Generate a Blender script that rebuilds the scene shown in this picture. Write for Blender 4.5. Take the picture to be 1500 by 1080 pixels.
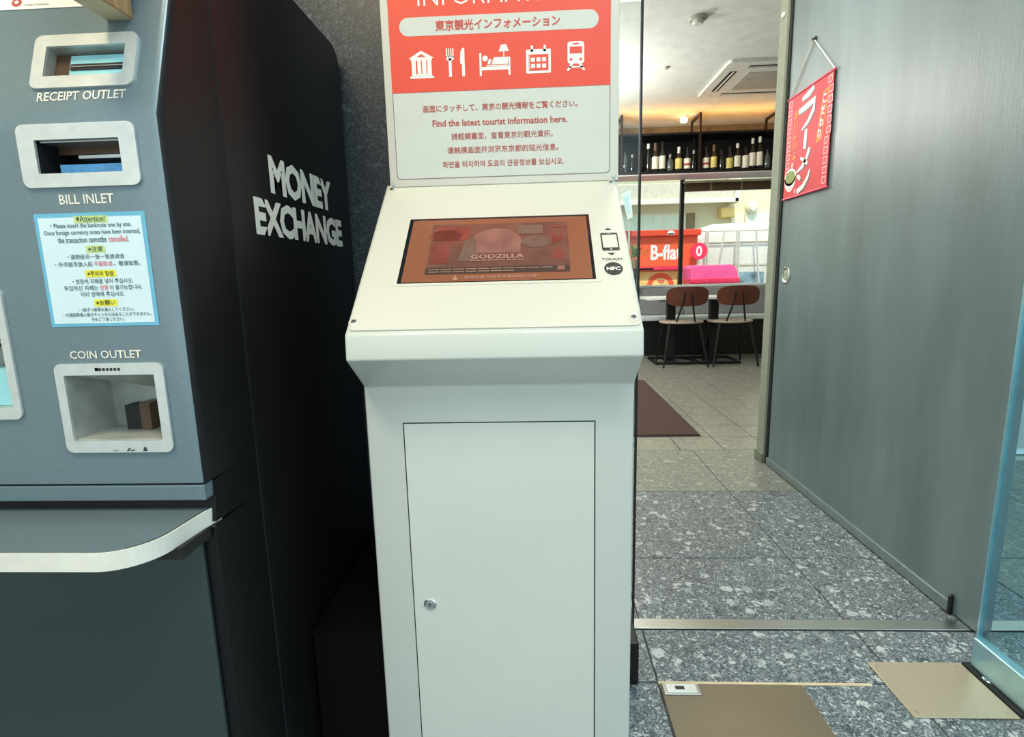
import bpy, bmesh, math, random
from mathutils import Vector, Matrix
random.seed(7)
PI = math.pi
for o in list(bpy.data.objects): bpy.data.objects.remove(o)
scene = bpy.context.scene
COL = scene.collection

# ---------------------------------------------------------------- camera
CAM_F, CAM_YAW, CAM_PITCH, CAM_ROLL = 787.55, 0.047652, 0.169620, -0.024403
def cam_axes(yaw, pitch, roll):
    f = Vector((-math.sin(yaw)*math.cos(pitch), math.cos(yaw)*math.cos(pitch), -math.sin(pitch)))
    r = Vector((math.cos(yaw), math.sin(yaw), 0)); u = r.cross(f)
    return (r*math.cos(roll)+u*math.sin(roll), u*math.cos(roll)-r*math.sin(roll), f)
cr, cu, cf = cam_axes(CAM_YAW, CAM_PITCH, CAM_ROLL)
cd = bpy.data.cameras.new('camera'); cam = bpy.data.objects.new('camera', cd); COL.objects.link(cam)
M = Matrix((cr, cu, -cf)).transposed().to_4x4(); M.translation = (0, 0, 1.0)
cam.matrix_world = M
cd.sensor_fit = 'HORIZONTAL'; cd.sensor_width = 36; cd.lens = CAM_F/1500*36; cd.clip_start = .02; cd.clip_end = 200
scene.camera = cam

# ---------------------------------------------------------------- world, lights, exposure
w = bpy.data.worlds.new('overcast_sky'); scene.world = w; w.use_nodes = True
nt = w.node_tree; bg = nt.nodes['Background']
tc = nt.nodes.new('ShaderNodeTexCoord'); sep = nt.nodes.new('ShaderNodeSeparateXYZ')
rp = nt.nodes.new('ShaderNodeValToRGB'); rp.color_ramp.elements[0].position = 0.0; rp.color_ramp.elements[1].position = .6
rp.color_ramp.elements[0].color = (.80, .92, .96, 1); rp.color_ramp.elements[1].color = (.66, .86, 1.0, 1)
nt.links.new(tc.outputs['Generated'], sep.inputs[0]); nt.links.new(sep.outputs['Z'], rp.inputs[0])
nt.links.new(rp.outputs[0], bg.inputs['Color']); bg.inputs['Strength'].default_value = 1.15
vs = scene.view_settings
vs.view_transform = 'Standard'; vs.look = 'None'; vs.gamma = 1; vs.use_curve_mapping = False; vs.exposure = 0.45

def area(name, loc, size, power, color, rot=(0, 0, 0), sy=None):
    l = bpy.data.lights.new(name, 'AREA'); l.energy = power; l.color = color
    l.shape = 'RECTANGLE'; l.size = size; l.size_y = sy or size
    o = bpy.data.objects.new(name, l); COL.objects.link(o); o.location = loc; o.rotation_euler = rot
    return o
sun = bpy.data.lights.new('sun', 'SUN'); sun.energy = 3.0; sun.color = (1.0, .93, .80); sun.angle = math.radians(2)
so = bpy.data.objects.new('sun', sun); COL.objects.link(so); so.rotation_euler = (math.radians(30), 0, math.radians(-8))
area('lobby_ceiling_light', (-.75, -.1, 2.70), .5, 22, (1.0, .80, .50))
area('lobby_daylight_fill', (.45, -.5, 2.70), .9, 22, (.90, 1.0, 1.0))  # unseen area light added to make up for daylight the ceiling blocks
def point(name, loc, r, power, color):
    l = bpy.data.lights.new(name, 'POINT'); l.energy = power; l.color = color; l.shadow_soft_size = r
    o = bpy.data.objects.new(name, l); COL.objects.link(o); o.location = loc
point('restaurant_fill_light', (-.6, 4.3, 2.2), .15, 60, (1.0, .96, .88))  # this and the next: unseen points added to brighten the restaurant ceiling
point('restaurant_fill_light', (.25, 5.3, 2.2), .15, 55, (1.0, .96, .88))
area('passage_ceiling_light', (.55, 2.1, 2.70), .5, 20, (1.0, .93, .80))

# ---------------------------------------------------------------- materials
def lin(c): return tuple(((v/255)/12.92 if v/255 <= .04045 else ((v/255+.055)/1.055)**2.4) for v in c)+(1,)
def mat(name, c, rough=.5, metal=0, noise=.06, nscale=30, bump=0, bscale=200, coat=0, emit=0, trans=0, alpha=1, stretch=(1, 1, 1), spec=.5):
    m = bpy.data.materials.new(name); m.use_nodes = True; n = m.node_tree.nodes; L = m.node_tree.links
    b = n['Principled BSDF']; c = lin(c)
    b.inputs['Roughness'].default_value = rough; b.inputs['Metallic'].default_value = metal
    b.inputs['Coat Weight'].default_value = coat; b.inputs['Coat Roughness'].default_value = .05
    b.inputs['Transmission Weight'].default_value = trans; b.inputs['Alpha'].default_value = alpha
    b.inputs['Specular IOR Level'].default_value = spec
    b.inputs['Base Color'].default_value = c
    g = n.new('ShaderNodeNewGeometry'); mp = n.new('ShaderNodeMapping'); mp.inputs['Scale'].default_value = stretch
    L.new(g.outputs['Position'], mp.inputs[0])
    if noise:
        t = n.new('ShaderNodeTexNoise'); t.inputs['Scale'].default_value = nscale; t.inputs['Detail'].default_value = 4
        L.new(mp.outputs[0], t.inputs['Vector'])
        r = n.new('ShaderNodeValToRGB'); e = r.color_ramp.elements; e[0].position = .3; e[1].position = .7
        e[0].color = tuple(v*(1-noise*2) for v in c[:3])+(1,); e[1].color = tuple(min(1, v*(1+noise*2)) for v in c[:3])+(1,)
        L.new(t.outputs['Fac'], r.inputs[0]); L.new(r.outputs[0], b.inputs['Base Color'])
    if bump:
        t2 = n.new('ShaderNodeTexNoise'); t2.inputs['Scale'].default_value = bscale; t2.inputs['Detail'].default_value = 3
        L.new(mp.outputs[0], t2.inputs['Vector'])
        bp = n.new('ShaderNodeBump'); bp.inputs['Strength'].default_value = bump; bp.inputs['Distance'].default_value = .002
        L.new(t2.outputs['Fac'], bp.inputs['Height']); L.new(bp.outputs[0], b.inputs['Normal'])
    if emit:
        b.inputs['Emission Color'].default_value = c; b.inputs['Emission Strength'].default_value = emit
    return m

def stone(name, dark, mid, light, peb, rough=.4, amount=1.0, coarse=26, spec=.5):
    """breccia stone: a fine grained ground with light and dark pebbles of two sizes"""
    m = bpy.data.materials.new(name); m.use_nodes = True; n = m.node_tree.nodes; L = m.node_tree.links
    b = n['Principled BSDF']; b.inputs['Roughness'].default_value = rough; b.inputs['Specular IOR Level'].default_value = spec
    g = n.new('ShaderNodeNewGeometry'); oi = n.new('ShaderNodeObjectInfo')
    off = n.new('ShaderNodeVectorMath'); off.operation = 'MULTIPLY_ADD'
    off.inputs[0].default_value = (7.3, 3.1, 5.7)
    cmb = n.new('ShaderNodeVectorMath'); cmb.operation = 'SCALE'; cmb.inputs[0].default_value = (7.3, 3.1, 5.7)
    L.new(oi.outputs['Random'], cmb.inputs['Scale'])
    ad = n.new('ShaderNodeVectorMath'); ad.operation = 'ADD'; L.new(g.outputs['Position'], ad.inputs[0]); L.new(cmb.outputs[0], ad.inputs[1])
    nz = n.new('ShaderNodeTexNoise'); nz.inputs['Scale'].default_value = 45; nz.inputs['Detail'].default_value = 2; L.new(ad.outputs[0], nz.inputs['Vector'])
    ds = n.new('ShaderNodeVectorMath'); ds.operation = 'MULTIPLY_ADD'; ds.inputs[1].default_value = (.035, .035, .035)
    L.new(nz.outputs['Color'], ds.inputs[0]); L.new(ad.outputs[0], ds.inputs[2])
    fine = n.new('ShaderNodeTexNoise'); fine.inputs['Scale'].default_value = 190; fine.inputs['Detail'].default_value = 5; fine.inputs['Roughness'].default_value = .75
    L.new(ad.outputs[0], fine.inputs['Vector'])
    r0 = n.new('ShaderNodeValToRGB'); e = r0.color_ramp.elements
    e[0].position = .36; e[0].color = lin(dark); e[1].position = .66; e[1].color = lin(light)
    k = e.new(.5); k.color = lin(mid); L.new(fine.outputs['Fac'], r0.inputs[0])
    prev = r0.outputs[0]
    for sc, th, seedoff in ((coarse, .24, 0), (coarse*2.3, .27, 4), (coarse*5, .30, 9)):
        v = n.new('ShaderNodeTexVoronoi'); v.inputs['Scale'].default_value = sc; v.inputs['Randomness'].default_value = 1
        o2 = n.new('ShaderNodeVectorMath'); o2.operation = 'ADD'; o2.inputs[1].default_value = (seedoff, seedoff*.7, 0); L.new(ds.outputs[0], o2.inputs[0]); L.new(o2.outputs[0], v.inputs['Vector'])
        s = n.new('ShaderNodeSeparateColor'); L.new(v.outputs['Color'], s.inputs[0])
        # radius of each pebble varies with its cell colour
        mu = n.new('ShaderNodeMath'); mu.operation = 'MULTIPLY'; mu.inputs[1].default_value = th*2; L.new(s.outputs[1], mu.inputs[0])
        lt = n.new('ShaderNodeMath'); lt.operation = 'LESS_THAN'; L.new(v.outputs['Distance'], lt.inputs[0]); L.new(mu.outputs[0], lt.inputs[1])
        cr_ = n.new('ShaderNodeValToRGB'); ee = cr_.color_ramp.elements; ee[0].color = lin(dark); ee[0].position = .15; ee[1].color = lin(peb); ee[1].position = .85
        kk = ee.new(.45); kk.color = lin(mid); L.new(s.outputs[0], cr_.inputs[0])
        am = n.new('ShaderNodeMath'); am.operation = 'MULTIPLY'; am.inputs[1].default_value = amount; L.new(lt.outputs[0], am.inputs[0])
        mx = n.new('ShaderNodeMix'); mx.data_type = 'RGBA'; L.new(am.outputs[0], mx.inputs['Factor']); L.new(prev, mx.inputs['A']); gm = n.new('ShaderNodeMix'); gm.data_type = 'RGBA'; gm.inputs['Factor'].default_value = .3; L.new(cr_.outputs[0], gm.inputs['A']); L.new(r0.outputs[0], gm.inputs['B']); L.new(gm.outputs['Result'], mx.inputs['B'])
        prev = mx.outputs['Result']
    L.new(prev, b.inputs['Base Color'])
    return m

def glassmat(name, c=(235, 250, 250), rough=0.0, tint=.92):
    m = bpy.data.materials.new(name); m.use_nodes = True; n = m.node_tree.nodes; L = m.node_tree.links
    n.remove(n['Principled BSDF']); out = n['Material Output']
    tr = n.new('ShaderNodeBsdfTransparent'); tr.inputs[0].default_value = lin(c)
    gl = n.new('ShaderNodeBsdfGlossy'); gl.inputs['Roughness'].default_value = rough; gl.inputs['Color'].default_value = (.9, 1, 1, 1)
    fr = n.new('ShaderNodeFresnel'); fr.inputs['IOR'].default_value = 1.45; gg = n.new('ShaderNodeNewGeometry'); fm = n.new('ShaderNodeMath'); fm.operation = 'MULTIPLY_ADD'; fm.inputs[1].default_value = -1; fm.inputs[2].default_value = 1; L.new(gg.outputs['Backfacing'], fm.inputs[0]); fx = n.new('ShaderNodeMath'); fx.operation = 'MULTIPLY'; L.new(fr.outputs[0], fx.inputs[0]); L.new(fm.outputs[0], fx.inputs[1])
    mx = n.new('ShaderNodeMixShader'); L.new(fx.outputs[0], mx.inputs[0]); L.new(tr.outputs[0], mx.inputs[1]); L.new(gl.outputs[0], mx.inputs[2])
    L.new(mx.outputs[0], out.inputs['Surface']); return m

K = dict(
 tile=stone('breccia_tile', (30, 40, 47), (94, 106, 112), (168, 176, 178), (220, 226, 224), .30, .85, 27), tile_glare=stone('breccia_tile_glare', (84, 92, 90), (122, 126, 120), (158, 160, 150), (190, 190, 178), .26, .6, 22),
 tile_warm=stone('small_floor_tile', (104, 104, 96), (138, 138, 128), (158, 157, 148), (182, 182, 172), .25, .55, 20),
 grout=mat('grout', (62, 62, 58), .8), 
 granite=stone('dark_granite', (24, 28, 32), (50, 58, 64), (84, 96, 106), (104, 118, 128), .35, .7, 60),
 ceil=mat('ceiling_paint', (222, 226, 222), .9, noise=.03, nscale=9, bump=1.0, bscale=38),
 cream=mat('cream_enamel', (202, 208, 199), .28, noise=.012, nscale=4, coat=.25),
 panelcream=mat('cream_enamel_panel', (212, 212, 200), .30, noise=.012, nscale=4, coat=.25),
 sheet=mat('printed_sheet', (202, 208, 200), .4, noise=.01), red=mat('poster_red', (226, 74, 50), .4, noise=.01),
 white=mat('print_white', (235, 238, 232), .45, noise=0), ink=mat('print_red_brown', (176, 78, 66), .5, noise=0),
 inkred=mat('print_strong_red', (200, 66, 56), .5, noise=0),
 border=mat('print_grey_brown', (120, 104, 96), .5, noise=0),
 black=mat('print_black', (18, 20, 22), .45, noise=0), gap=mat('dark_gap', (26, 32, 32), .8, noise=0),
 bezel=mat('screen_black', (14, 16, 18), .15, noise=0, coat=.5),
 scr=mat('screen_orange', (134, 84, 60), .22, noise=.03, nscale=5, coat=.4, emit=.12),
 scrimg=mat('screen_image', (108, 72, 62), .22, noise=.14, nscale=22, coat=.4, emit=.1),
 scrred=mat('screen_image_red', (124, 62, 54), .22, noise=.12, nscale=30, coat=.4, emit=.1),
 scrpale=mat('screen_image_pale', (130, 92, 84), .22, noise=.12, nscale=30, coat=.4, emit=.12),
 scrgrey=mat('screen_image_grey', (104, 86, 76), .22, noise=.12, nscale=30, coat=.4, emit=.1),
 scrstrip=mat('screen_strip', (70, 58, 52), .22, noise=0, coat=.4, emit=.05),
 scrtext=mat('screen_text', (164, 128, 112), .3, noise=0, emit=.15),
 steel=mat('brushed_steel', (190, 195, 192), .32, 1, noise=.05, nscale=14, stretch=(1, 30, 1)),
 chrome=mat('polished_chrome', (225, 228, 226), .12, 1, noise=0),
 frameplate=mat('satin_aluminium', (214, 220, 218), .42, .55, noise=.03, nscale=60, coat=.1),
 fascia=mat('grey_blue_metallic_paint', (112, 132, 140), .34, .3, noise=.03, nscale=300, coat=.15),
 fascialow=mat('dark_green_grey_paint', (58, 71, 72), .42, .25, noise=.03, nscale=300, coat=.15),
 side=mat('near_black_side', (17, 17, 19), .42, 0, noise=.05, nscale=120, spec=.3), gap_shade=mat('matt_black_gap_shade', (10, 11, 12), .8, 0, noise=0, spec=.1),  # near black on the side faces, darker than the fascia front
 sidetrim=mat('black_soft_edge', (17, 17, 19), .6),
 whitelet=mat('white_vinyl', (226, 224, 212), .5, noise=.02),
 shelfedge=mat('pale_edge_band', (226, 226, 214), .35, noise=.03, nscale=20),
 cyan=mat('pale_cyan_plastic', (150, 214, 222), .3, noise=.03), blue=mat('blue_tray', (66, 132, 186), .35, noise=.1, nscale=90),
 dark=mat('dark_interior', (20, 24, 26), .6), inside=mat('pale_metal_interior', (170, 176, 170), .35, .3, noise=.08, nscale=30),
 brown=mat('brown_metal_inside', (92, 72, 54), .4, .3), wood=mat('tan_wood', (168, 132, 92), .6, noise=.12, nscale=20, stretch=(6, 6, 1)),
 woodpale=mat('pale_wood_end', (206, 190, 158), .6),
 labelblue=mat('label_blue_film', (104, 178, 210), .3, noise=.03), labelwhite=mat('label_pale_sheet', (206, 230, 236), .35, noise=.01),
 yellow=mat('highlighter_yellow', (226, 222, 60), .5, noise=0), yellowpale=mat('highlighter_pale', (190, 212, 130), .5, noise=0),
 inkblue=mat('print_slate', (60, 84, 92), .5, noise=0), inkpink=mat('print_pink', (214, 96, 110), .5, noise=0),
 door=mat('grey_plaster_laminate', (104, 122, 126), .38, noise=.10, nscale=3.2, stretch=(1, 2.2, .40), bump=.2, bscale=60),
 doorrail=mat('grey_rail', (118, 134, 136), .35, .3),
 jamb=mat('grey_green_render', (142, 150, 134), .85, noise=.05, nscale=60, bump=.5, bscale=180),
 jambbase=mat('grey_green_baseboard', (110, 120, 104), .6),
 wallw=mat('off_white_wall', (200, 205, 200), .8, noise=.02), walltan=mat('tan_wall', (134, 116, 86), .7, noise=.08, nscale=20),
 blackm=mat('black_metal', (16, 17, 18), .45, .2), brownm=mat('brown_black_steel', (50, 34, 28), .45, .3),
 mat_=mat('brown_carpet', (74, 52, 46), .95, noise=.1, nscale=160, bump=1, bscale=500), matedge=mat('mat_rubber_edge', (34, 26, 24), .8),
 plate=mat('brown_floor_plate', (120, 109, 88), .38, .2, noise=.06, nscale=5), bronze=mat('floor_hinge_steel', (200, 188, 162), .34, .55, noise=.015, nscale=20, stretch=(14, 1, 1)),
 glass=glassmat('clear_glass', (248, 252, 251)), tealglass=glassmat('teal_glass', (222, 243, 246)), railteal=mat('glass_door_rail', (150, 190, 202), .3, .7, noise=.03),
 seatwood=mat('chair_walnut', (92, 44, 28), .4, noise=.14, nscale=14, stretch=(1, 1, 7), coat=.2), seatpale=mat('chair_pale_seat', (176, 158, 144), .4, noise=.08, nscale=30),
 tabletop=mat('white_table_top', (218, 226, 222), .35), cushion=mat('grey_vinyl_cushion', (128, 130, 132), .5, noise=.04, nscale=20), seatc=mat('pale_vinyl_seat', (206, 216, 214), .45),
 ledge=mat('pale_shelf_underside', (206, 192, 194), .35, noise=.02), acwhite=mat('ac_white', (210, 214, 208), .5), acgrey=mat('ac_grille', (164, 166, 158), .6), 
 bulb=mat('warm_bulb', (255, 214, 150), .4, noise=0, emit=14), led=mat('warm_led', (255, 176, 80), .4, noise=0, emit=6),
 bred=mat('banner_red', (206, 22, 44), .6, noise=.05, nscale=60), bpink=mat('banner_pink_print', (236, 156, 160), .6, noise=0), borange=mat('banner_orange', (240, 132, 30), .6, noise=0),
 green=mat('noodle_green', (120, 140, 60), .6, noise=.3, nscale=300), leaf=mat('leaf_green', (98, 132, 70), .6, noise=.2, nscale=100), cord=mat('white_cord', (240, 236, 222), .7),
 bldg=mat('building_cream', (226, 218, 186), .9, noise=.02, nscale=2), bldglight=mat('building_pale_trim', (236, 232, 208), .9), bldggrey=mat('building_beige_panel', (206, 198, 180), .9),
 curtain=mat('mint_curtain', (222, 238, 218), .8, noise=.06, nscale=12, stretch=(6, 1, .3)), orange=mat('stall_orange', (238, 96, 58), .5, noise=.02), orange2=mat('stall_orange_dark', (222, 70, 44), .5),
 syellow=mat('stall_yellow', (238, 206, 130), .6, noise=.08, nscale=8), pink=mat('magenta_plastic', (240, 86, 150), .4), pinkred=mat('pink_red_plastic', (226, 50, 90), .4),
 van=mat('van_white', (222, 220, 212), .35, coat=.4), vanwin=mat('van_window', (110, 136, 148), .1, coat=.8, noise=.3, nscale=9), pole=mat('steel_pole', (206, 202, 188), .5, .2),
 asphalt=mat('asphalt', (120, 122, 124), .9, noise=.1, nscale=60, bump=.4), bg=mat('bottle_green', (16, 34, 22), .08, coat=.6, noise=0), bb=mat('bottle_brown', (42, 22, 12), .08, coat=.6, noise=0),
 bk=mat('bottle_black', (14, 15, 16), .1, coat=.6, noise=0), bc=mat('bottle_smoky_clear', (74, 84, 82), .06, coat=.8, noise=.1, nscale=60), lw=mat('label_white', (226, 224, 208), .6, noise=.03), ly=mat('label_yellow', (214, 200, 120), .6, noise=.05), lr=mat('label_red', (160, 50, 40), .6),
 capw=mat('cap_white', (222, 222, 214), .4), capt=mat('cap_tan', (110, 88, 66), .4), capr=mat('cap_dark', (30, 22, 22), .4), silver=mat('cap_silver', (180, 186, 188), .25, .8),
)

# ---------------------------------------------------------------- helpers
def put(name, bm, m, parent=None, smooth=False, label=None, kind=None):
    me = bpy.data.meshes.new(name); bmesh.ops.recalc_face_normals(bm, faces=bm.faces[:]); bm.to_mesh(me); bm.free()
    if isinstance(m, (list, tuple)):
        for x in m: me.materials.append(x)
    else: me.materials.append(m)
    if smooth:
        for p in me.polygons: p.use_smooth = True
        try: me.set_sharp_from_angle(angle=math.radians(35))
        except Exception: pass
    o = bpy.data.objects.new(name, me); COL.objects.link(o)
    if parent is not None: o.parent = parent; o.matrix_parent_inverse = Matrix.Translation(-Vector(parent_loc(parent)))
    if label: o['label'] = label
    if kind: o['kind'] = kind
    return o
def parent_loc(p):
    # parts sit with an identity world matrix; only a thing's own Empty is moved
    return Vector(p.location) if p.parent is None else Vector((0, 0, 0))
def thing(name, label, cat, loc=(0, 0, 0), group=None, kind=None):
    o = bpy.data.objects.new(name, None); COL.objects.link(o); o.location = loc; o.empty_display_size = .1
    if label: o['label'] = label
    if cat: o['category'] = cat
    if group: o['group'] = group
    if kind: o['kind'] = kind
    return o
def tag(o, label, cat, group=None):
    o['label'] = label; o['category'] = cat
    if group: o['group'] = group
    return o
def bm_box(x0, x1, y0, y1, z0, z1, bev=0, seg=2, bm=None):
    own = bm is None; b2 = bmesh.new()
    r = bmesh.ops.create_cube(b2, size=1)
    for v in b2.verts: v.co = Vector(((x0+x1)/2+v.co.x*(x1-x0), (y0+y1)/2+v.co.y*(y1-y0), (z0+z1)/2+v.co.z*(z1-z0)))
    if bev: bmesh.ops.bevel(b2, geom=b2.edges[:], offset=bev, segments=seg, affect='EDGES', profile=.6)
    if own: return b2
    merge(bm, b2); return bm
def merge(bm, b2):
    mp = {v: bm.verts.new(v.co) for v in b2.verts}
    for f in b2.faces:
        try: bm.faces.new([mp[v] for v in f.verts]).material_index = f.material_index
        except ValueError: pass
    b2.free()
def bm_prism(poly, axis, a, b):
    """poly: 2-D outline; axis 'x': (y,z) swept in x; 'y': (x,z); 'z': (x,y)"""
    bm = bmesh.new()
    f = {'x': lambda p, t: (t, p[0], p[1]), 'y': lambda p, t: (p[0], t, p[1]), 'z': lambda p, t: (p[0], p[1], t)}[axis]
    A = [bm.verts.new(f(p, a)) for p in poly]; B = [bm.verts.new(f(p, b)) for p in poly]; n = len(poly)
    bm.faces.new(A[::-1]); bm.faces.new(B)
    for i in range(n): bm.faces.new((A[i], A[(i+1) % n], B[(i+1) % n], B[i]))
    bmesh.ops.recalc_face_normals(bm, faces=bm.faces[:]); return bm
def bm_tube(pts, r, seg=8, bm=None, r2=None, closed=False):
    own = bm is None; bm = bm or bmesh.new(); pts = [Vector(p) for p in pts]; rings = []; n = len(pts)
    for i, p in enumerate(pts):
        if closed: d = (pts[(i+1) % n]-pts[i-1]).normalized()
        else: d = (pts[min(i+1, n-1)]-pts[max(i-1, 0)]).normalized()
        a = d.orthogonal().normalized() if i == 0 else (rings_a - d*rings_a.dot(d)).normalized()
        rings_a = a; c = d.cross(a); rr = r if r2 is None else r+(r2-r)*i/(n-1)
        rings.append([bm.verts.new(p+(a*math.cos(t*2*PI/seg)+c*math.sin(t*2*PI/seg))*rr) for t in range(seg)])
    for i in range(n if closed else n-1):
        A, B = rings[i], rings[(i+1) % n]
        for t in range(seg): bm.faces.new((A[t], A[(t+1) % seg], B[(t+1) % seg], B[t]))
    if not closed: bm.faces.new(rings[0][::-1]); bm.faces.new(rings[-1])
    return bm
def bm_lathe(prof, c, seg=16, axis=Vector((0, 0, 1)), bm=None):
    """prof: list of (radius, height) along axis from c"""
    bm = bm or bmesh.new(); axis = Vector(axis).normalized(); a = axis.orthogonal().normalized(); b = axis.cross(a); c = Vector(c); rings = []
    for r, h in prof:
        r = max(r, 1e-5); rings.append([bm.verts.new(c+axis*h+(a*math.cos(t*2*PI/seg)+b*math.sin(t*2*PI/seg))*r) for t in range(seg)])
    for A, B in zip(rings, rings[1:]):
        for t in range(seg): bm.faces.new((A[t], A[(t+1) % seg], B[(t+1) % seg], B[t]))
    bm.faces.new(rings[0][::-1]); bm.faces.new(rings[-1]); return bm
class Frame:
    def __init__(s, O, U, V): s.O = Vector(O); s.U = Vector(U).normalized(); s.V = Vector(V).normalized(); s.N = s.U.cross(s.V)
    def p(s, u, v, n=0): return s.O+s.U*u+s.V*v+s.N*n
def rrect(u0, v0, u1, v1, r, seg=5):
    P = []
    for cx, cy, a0 in ((u1-r, v1-r, 0), (u0+r, v1-r, PI/2), (u0+r, v0+r, PI), (u1-r, v0+r, 1.5*PI)):
        for k in range(seg+1): a = a0+PI/2*k/seg; P.append((cx+r*math.cos(a), cy+r*math.sin(a)))
    return P
def ell(cu_, cv, ru, rv, seg=28, a0=0, a1=2*PI):
    n = seg if abs(a1-a0-2*PI) < 1e-6 else seg+1
    return [(cu_+ru*math.cos(a0+(a1-a0)*k/seg), cv+rv*math.sin(a0+(a1-a0)*k/seg)) for k in range(n)]
def rect(u0, v0, u1, v1): return [(u0, v0), (u1, v0), (u1, v1), (u0, v1)]
def flat(name, parent, m, F, polys, lvl=1, th=.0003, label=None, kind=None):
    """flat print: closed thin plates lying on a surface"""
    bm = bmesh.new()
    for P in polys:
        A = [bm.verts.new(F.p(u, v, lvl*th)) for u, v in P]
        bm.faces.new(A)
    return put(name, bm, m, parent, label=label, kind=kind)
def flats(name, parent, m, F, polys, lvl=1):
    for P in polys: flat(name, parent, m, F, [P], lvl)
def slab(name, parent, m, F, P, n0, n1, bev=0, label=None, smooth=False):
    bm = bmesh.new(); A = [bm.verts.new(F.p(u, v, n0)) for u, v in P]; B = [bm.verts.new(F.p(u, v, n1)) for u, v in P]; n = len(P)
    bm.faces.new(A[::-1]); top = bm.faces.new(B)
    for i in range(n): bm.faces.new((A[i], A[(i+1) % n], B[(i+1) % n], B[i]))
    if bev: bmesh.ops.bevel(bm, geom=[e for e in top.edges], offset=bev, segments=2, affect='EDGES', profile=.5)
    return put(name, bm, m, parent, label=label, smooth=smooth)
def ring(name, parent, m, F, Po, Pi, n0, n1, label=None):
    """plate with a hole: outlines of the same length"""
    bm = bmesh.new(); n = len(Po)
    a = [bm.verts.new(F.p(u, v, n1)) for u, v in Po]; b = [bm.verts.new(F.p(u, v, n1)) for u, v in Pi]
    c = [bm.verts.new(F.p(u, v, n0)) for u, v in Po]; d = [bm.verts.new(F.p(u, v, n0)) for u, v in Pi]
    for i in range(n):
        j = (i+1) % n
        bm.faces.new((a[i], a[j], b[j], b[i])); bm.faces.new((c[j], c[i], d[i], d[j])); bm.faces.new((c[i], c[j], a[j], a[i])); bm.faces.new((b[i], b[j], d[j], d[i]))
    return put(name, bm, m, parent, label=label)
def outline(P, wdt, F=None):
    c = (sum(p[0] for p in P)/len(P), sum(p[1] for p in P)/len(P)); return P
def text(name, body, parent, m, F, u0, v0, u1, v1=None, bold=0.0, lvl=1, spacing=1.0, shear=0.0, rot=0, th=.0003):
    """lettering fitted to the box u0..u1, v0..v1 (v1 None keeps the letters' own proportions)"""
    c = bpy.data.curves.new(name, 'FONT'); c.body = body; c.resolution_u = 2; c.offset = bold; c.space_character = spacing; c.shear = shear; c.fill_mode = 'FRONT'
    t = bpy.data.objects.new('tmp_text', c); COL.objects.link(t)
    dg = bpy.context.evaluated_depsgraph_get(); me = bpy.data.meshes.new_from_object(t.evaluated_get(dg))
    bpy.data.objects.remove(t); bpy.data.curves.remove(c)
    if not me.vertices: return None
    me.name = name
    if rot:
        ca, sa = math.cos(rot), math.sin(rot)
        for v in me.vertices: v.co = Vector((v.co.x*ca-v.co.y*sa, v.co.x*sa+v.co.y*ca, 0))
    xs = [v.co.x for v in me.vertices]; ys = [v.co.y for v in me.vertices]; x0, x1, y0, y1 = min(xs), max(xs), min(ys), max(ys)
    su = (u1-u0)/(x1-x0); sv = su if v1 is None else (v1-v0)/max(1e-6, y1-y0)
    for v in me.vertices: v.co = F.p(u0+(v.co.x-x0)*su, v0+(v.co.y-y0)*sv, lvl*th)
    me.materials.clear(); me.materials.append(m)
    o = bpy.data.objects.new(name, me); COL.objects.link(o); o.parent = parent; o.matrix_parent_inverse = Matrix.Translation(-parent_loc(parent))
    return o
def struct(name, bm, m, parent=None, label=None, smooth=False):
    o = put(name, bm, m, parent, smooth=smooth)
    if parent is None: o['kind'] = 'structure'
    if label: o['label'] = label
    return o
XA, YA, ZA = Vector((1, 0, 0)), Vector((0, 1, 0)), Vector((0, 0, 1))

# ================================================================ FLOOR
floor = struct('floor', bm_box(-3.2, 4.4, -1.9, 7.05, -.12, -.0035), K['grout'], label='grey stone tiled floor running from the lobby into the restaurant')
PX, PY, JX, JY = .588, .5945, .286, 1.198
def tile(x0, x1, y0, y1, m, mesh_cache={}):
    g = .0022 if x1-x0 > .3 else .0032; wx, wy = round(x1-x0-2*g, 4), round(y1-y0-2*g, 4); key = (wx, wy, m.name)
    if key not in mesh_cache:
        b = bm_box(-wx/2, wx/2, -wy/2, wy/2, -.010, 0, 0)
        top = [e for e in b.edges if all(abs(v.co.z) < 1e-6 for v in e.verts)]
        bmesh.ops.bevel(b, geom=top, offset=.0015, segments=1, affect='EDGES', profile=.5)
        me = bpy.data.meshes.new('tile'); bmesh.ops.recalc_face_normals(b, faces=b.faces[:]); b.to_mesh(me); b.free(); me.materials.append(m); mesh_cache[key] = me
    o = bpy.data.objects.new('tile', mesh_cache[key]); COL.objects.link(o); o.parent = floor; o.location = ((x0+x1)/2, (y0+y1)/2, random.uniform(-.0006, 0))
ys = [JY+PY*k for k in range(-4, 4)]
for k in range(-5, 6):
    x0 = JX+PX*k; x1 = x0+PX
    for j, y0 in enumerate(ys[:-1]):
        y1 = ys[j+1]
        if y0 < 1.4 < y1: tile(x0, x1, y0, 1.399, K['tile']); tile(x0, x1, 1.446, y1, K['tile_glare'] if k >= 2 else K['tile'])
        else: tile(x0, x1, y0, y1, K['tile_glare'] if j == len(ys)-2 or k >= 2 else K['tile'])  # glare on last row and beyond the glass is put into a paler copy
YS = ys[-1]; SP = .2487
for k in range(-5, 10):
    for j in range(0, 15):
        x0 = .81+SP*k; y0 = YS+SP*j; tile(x0, x0+SP, y0, y0+SP, K['tile_warm'])
b = bmesh.new()
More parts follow.
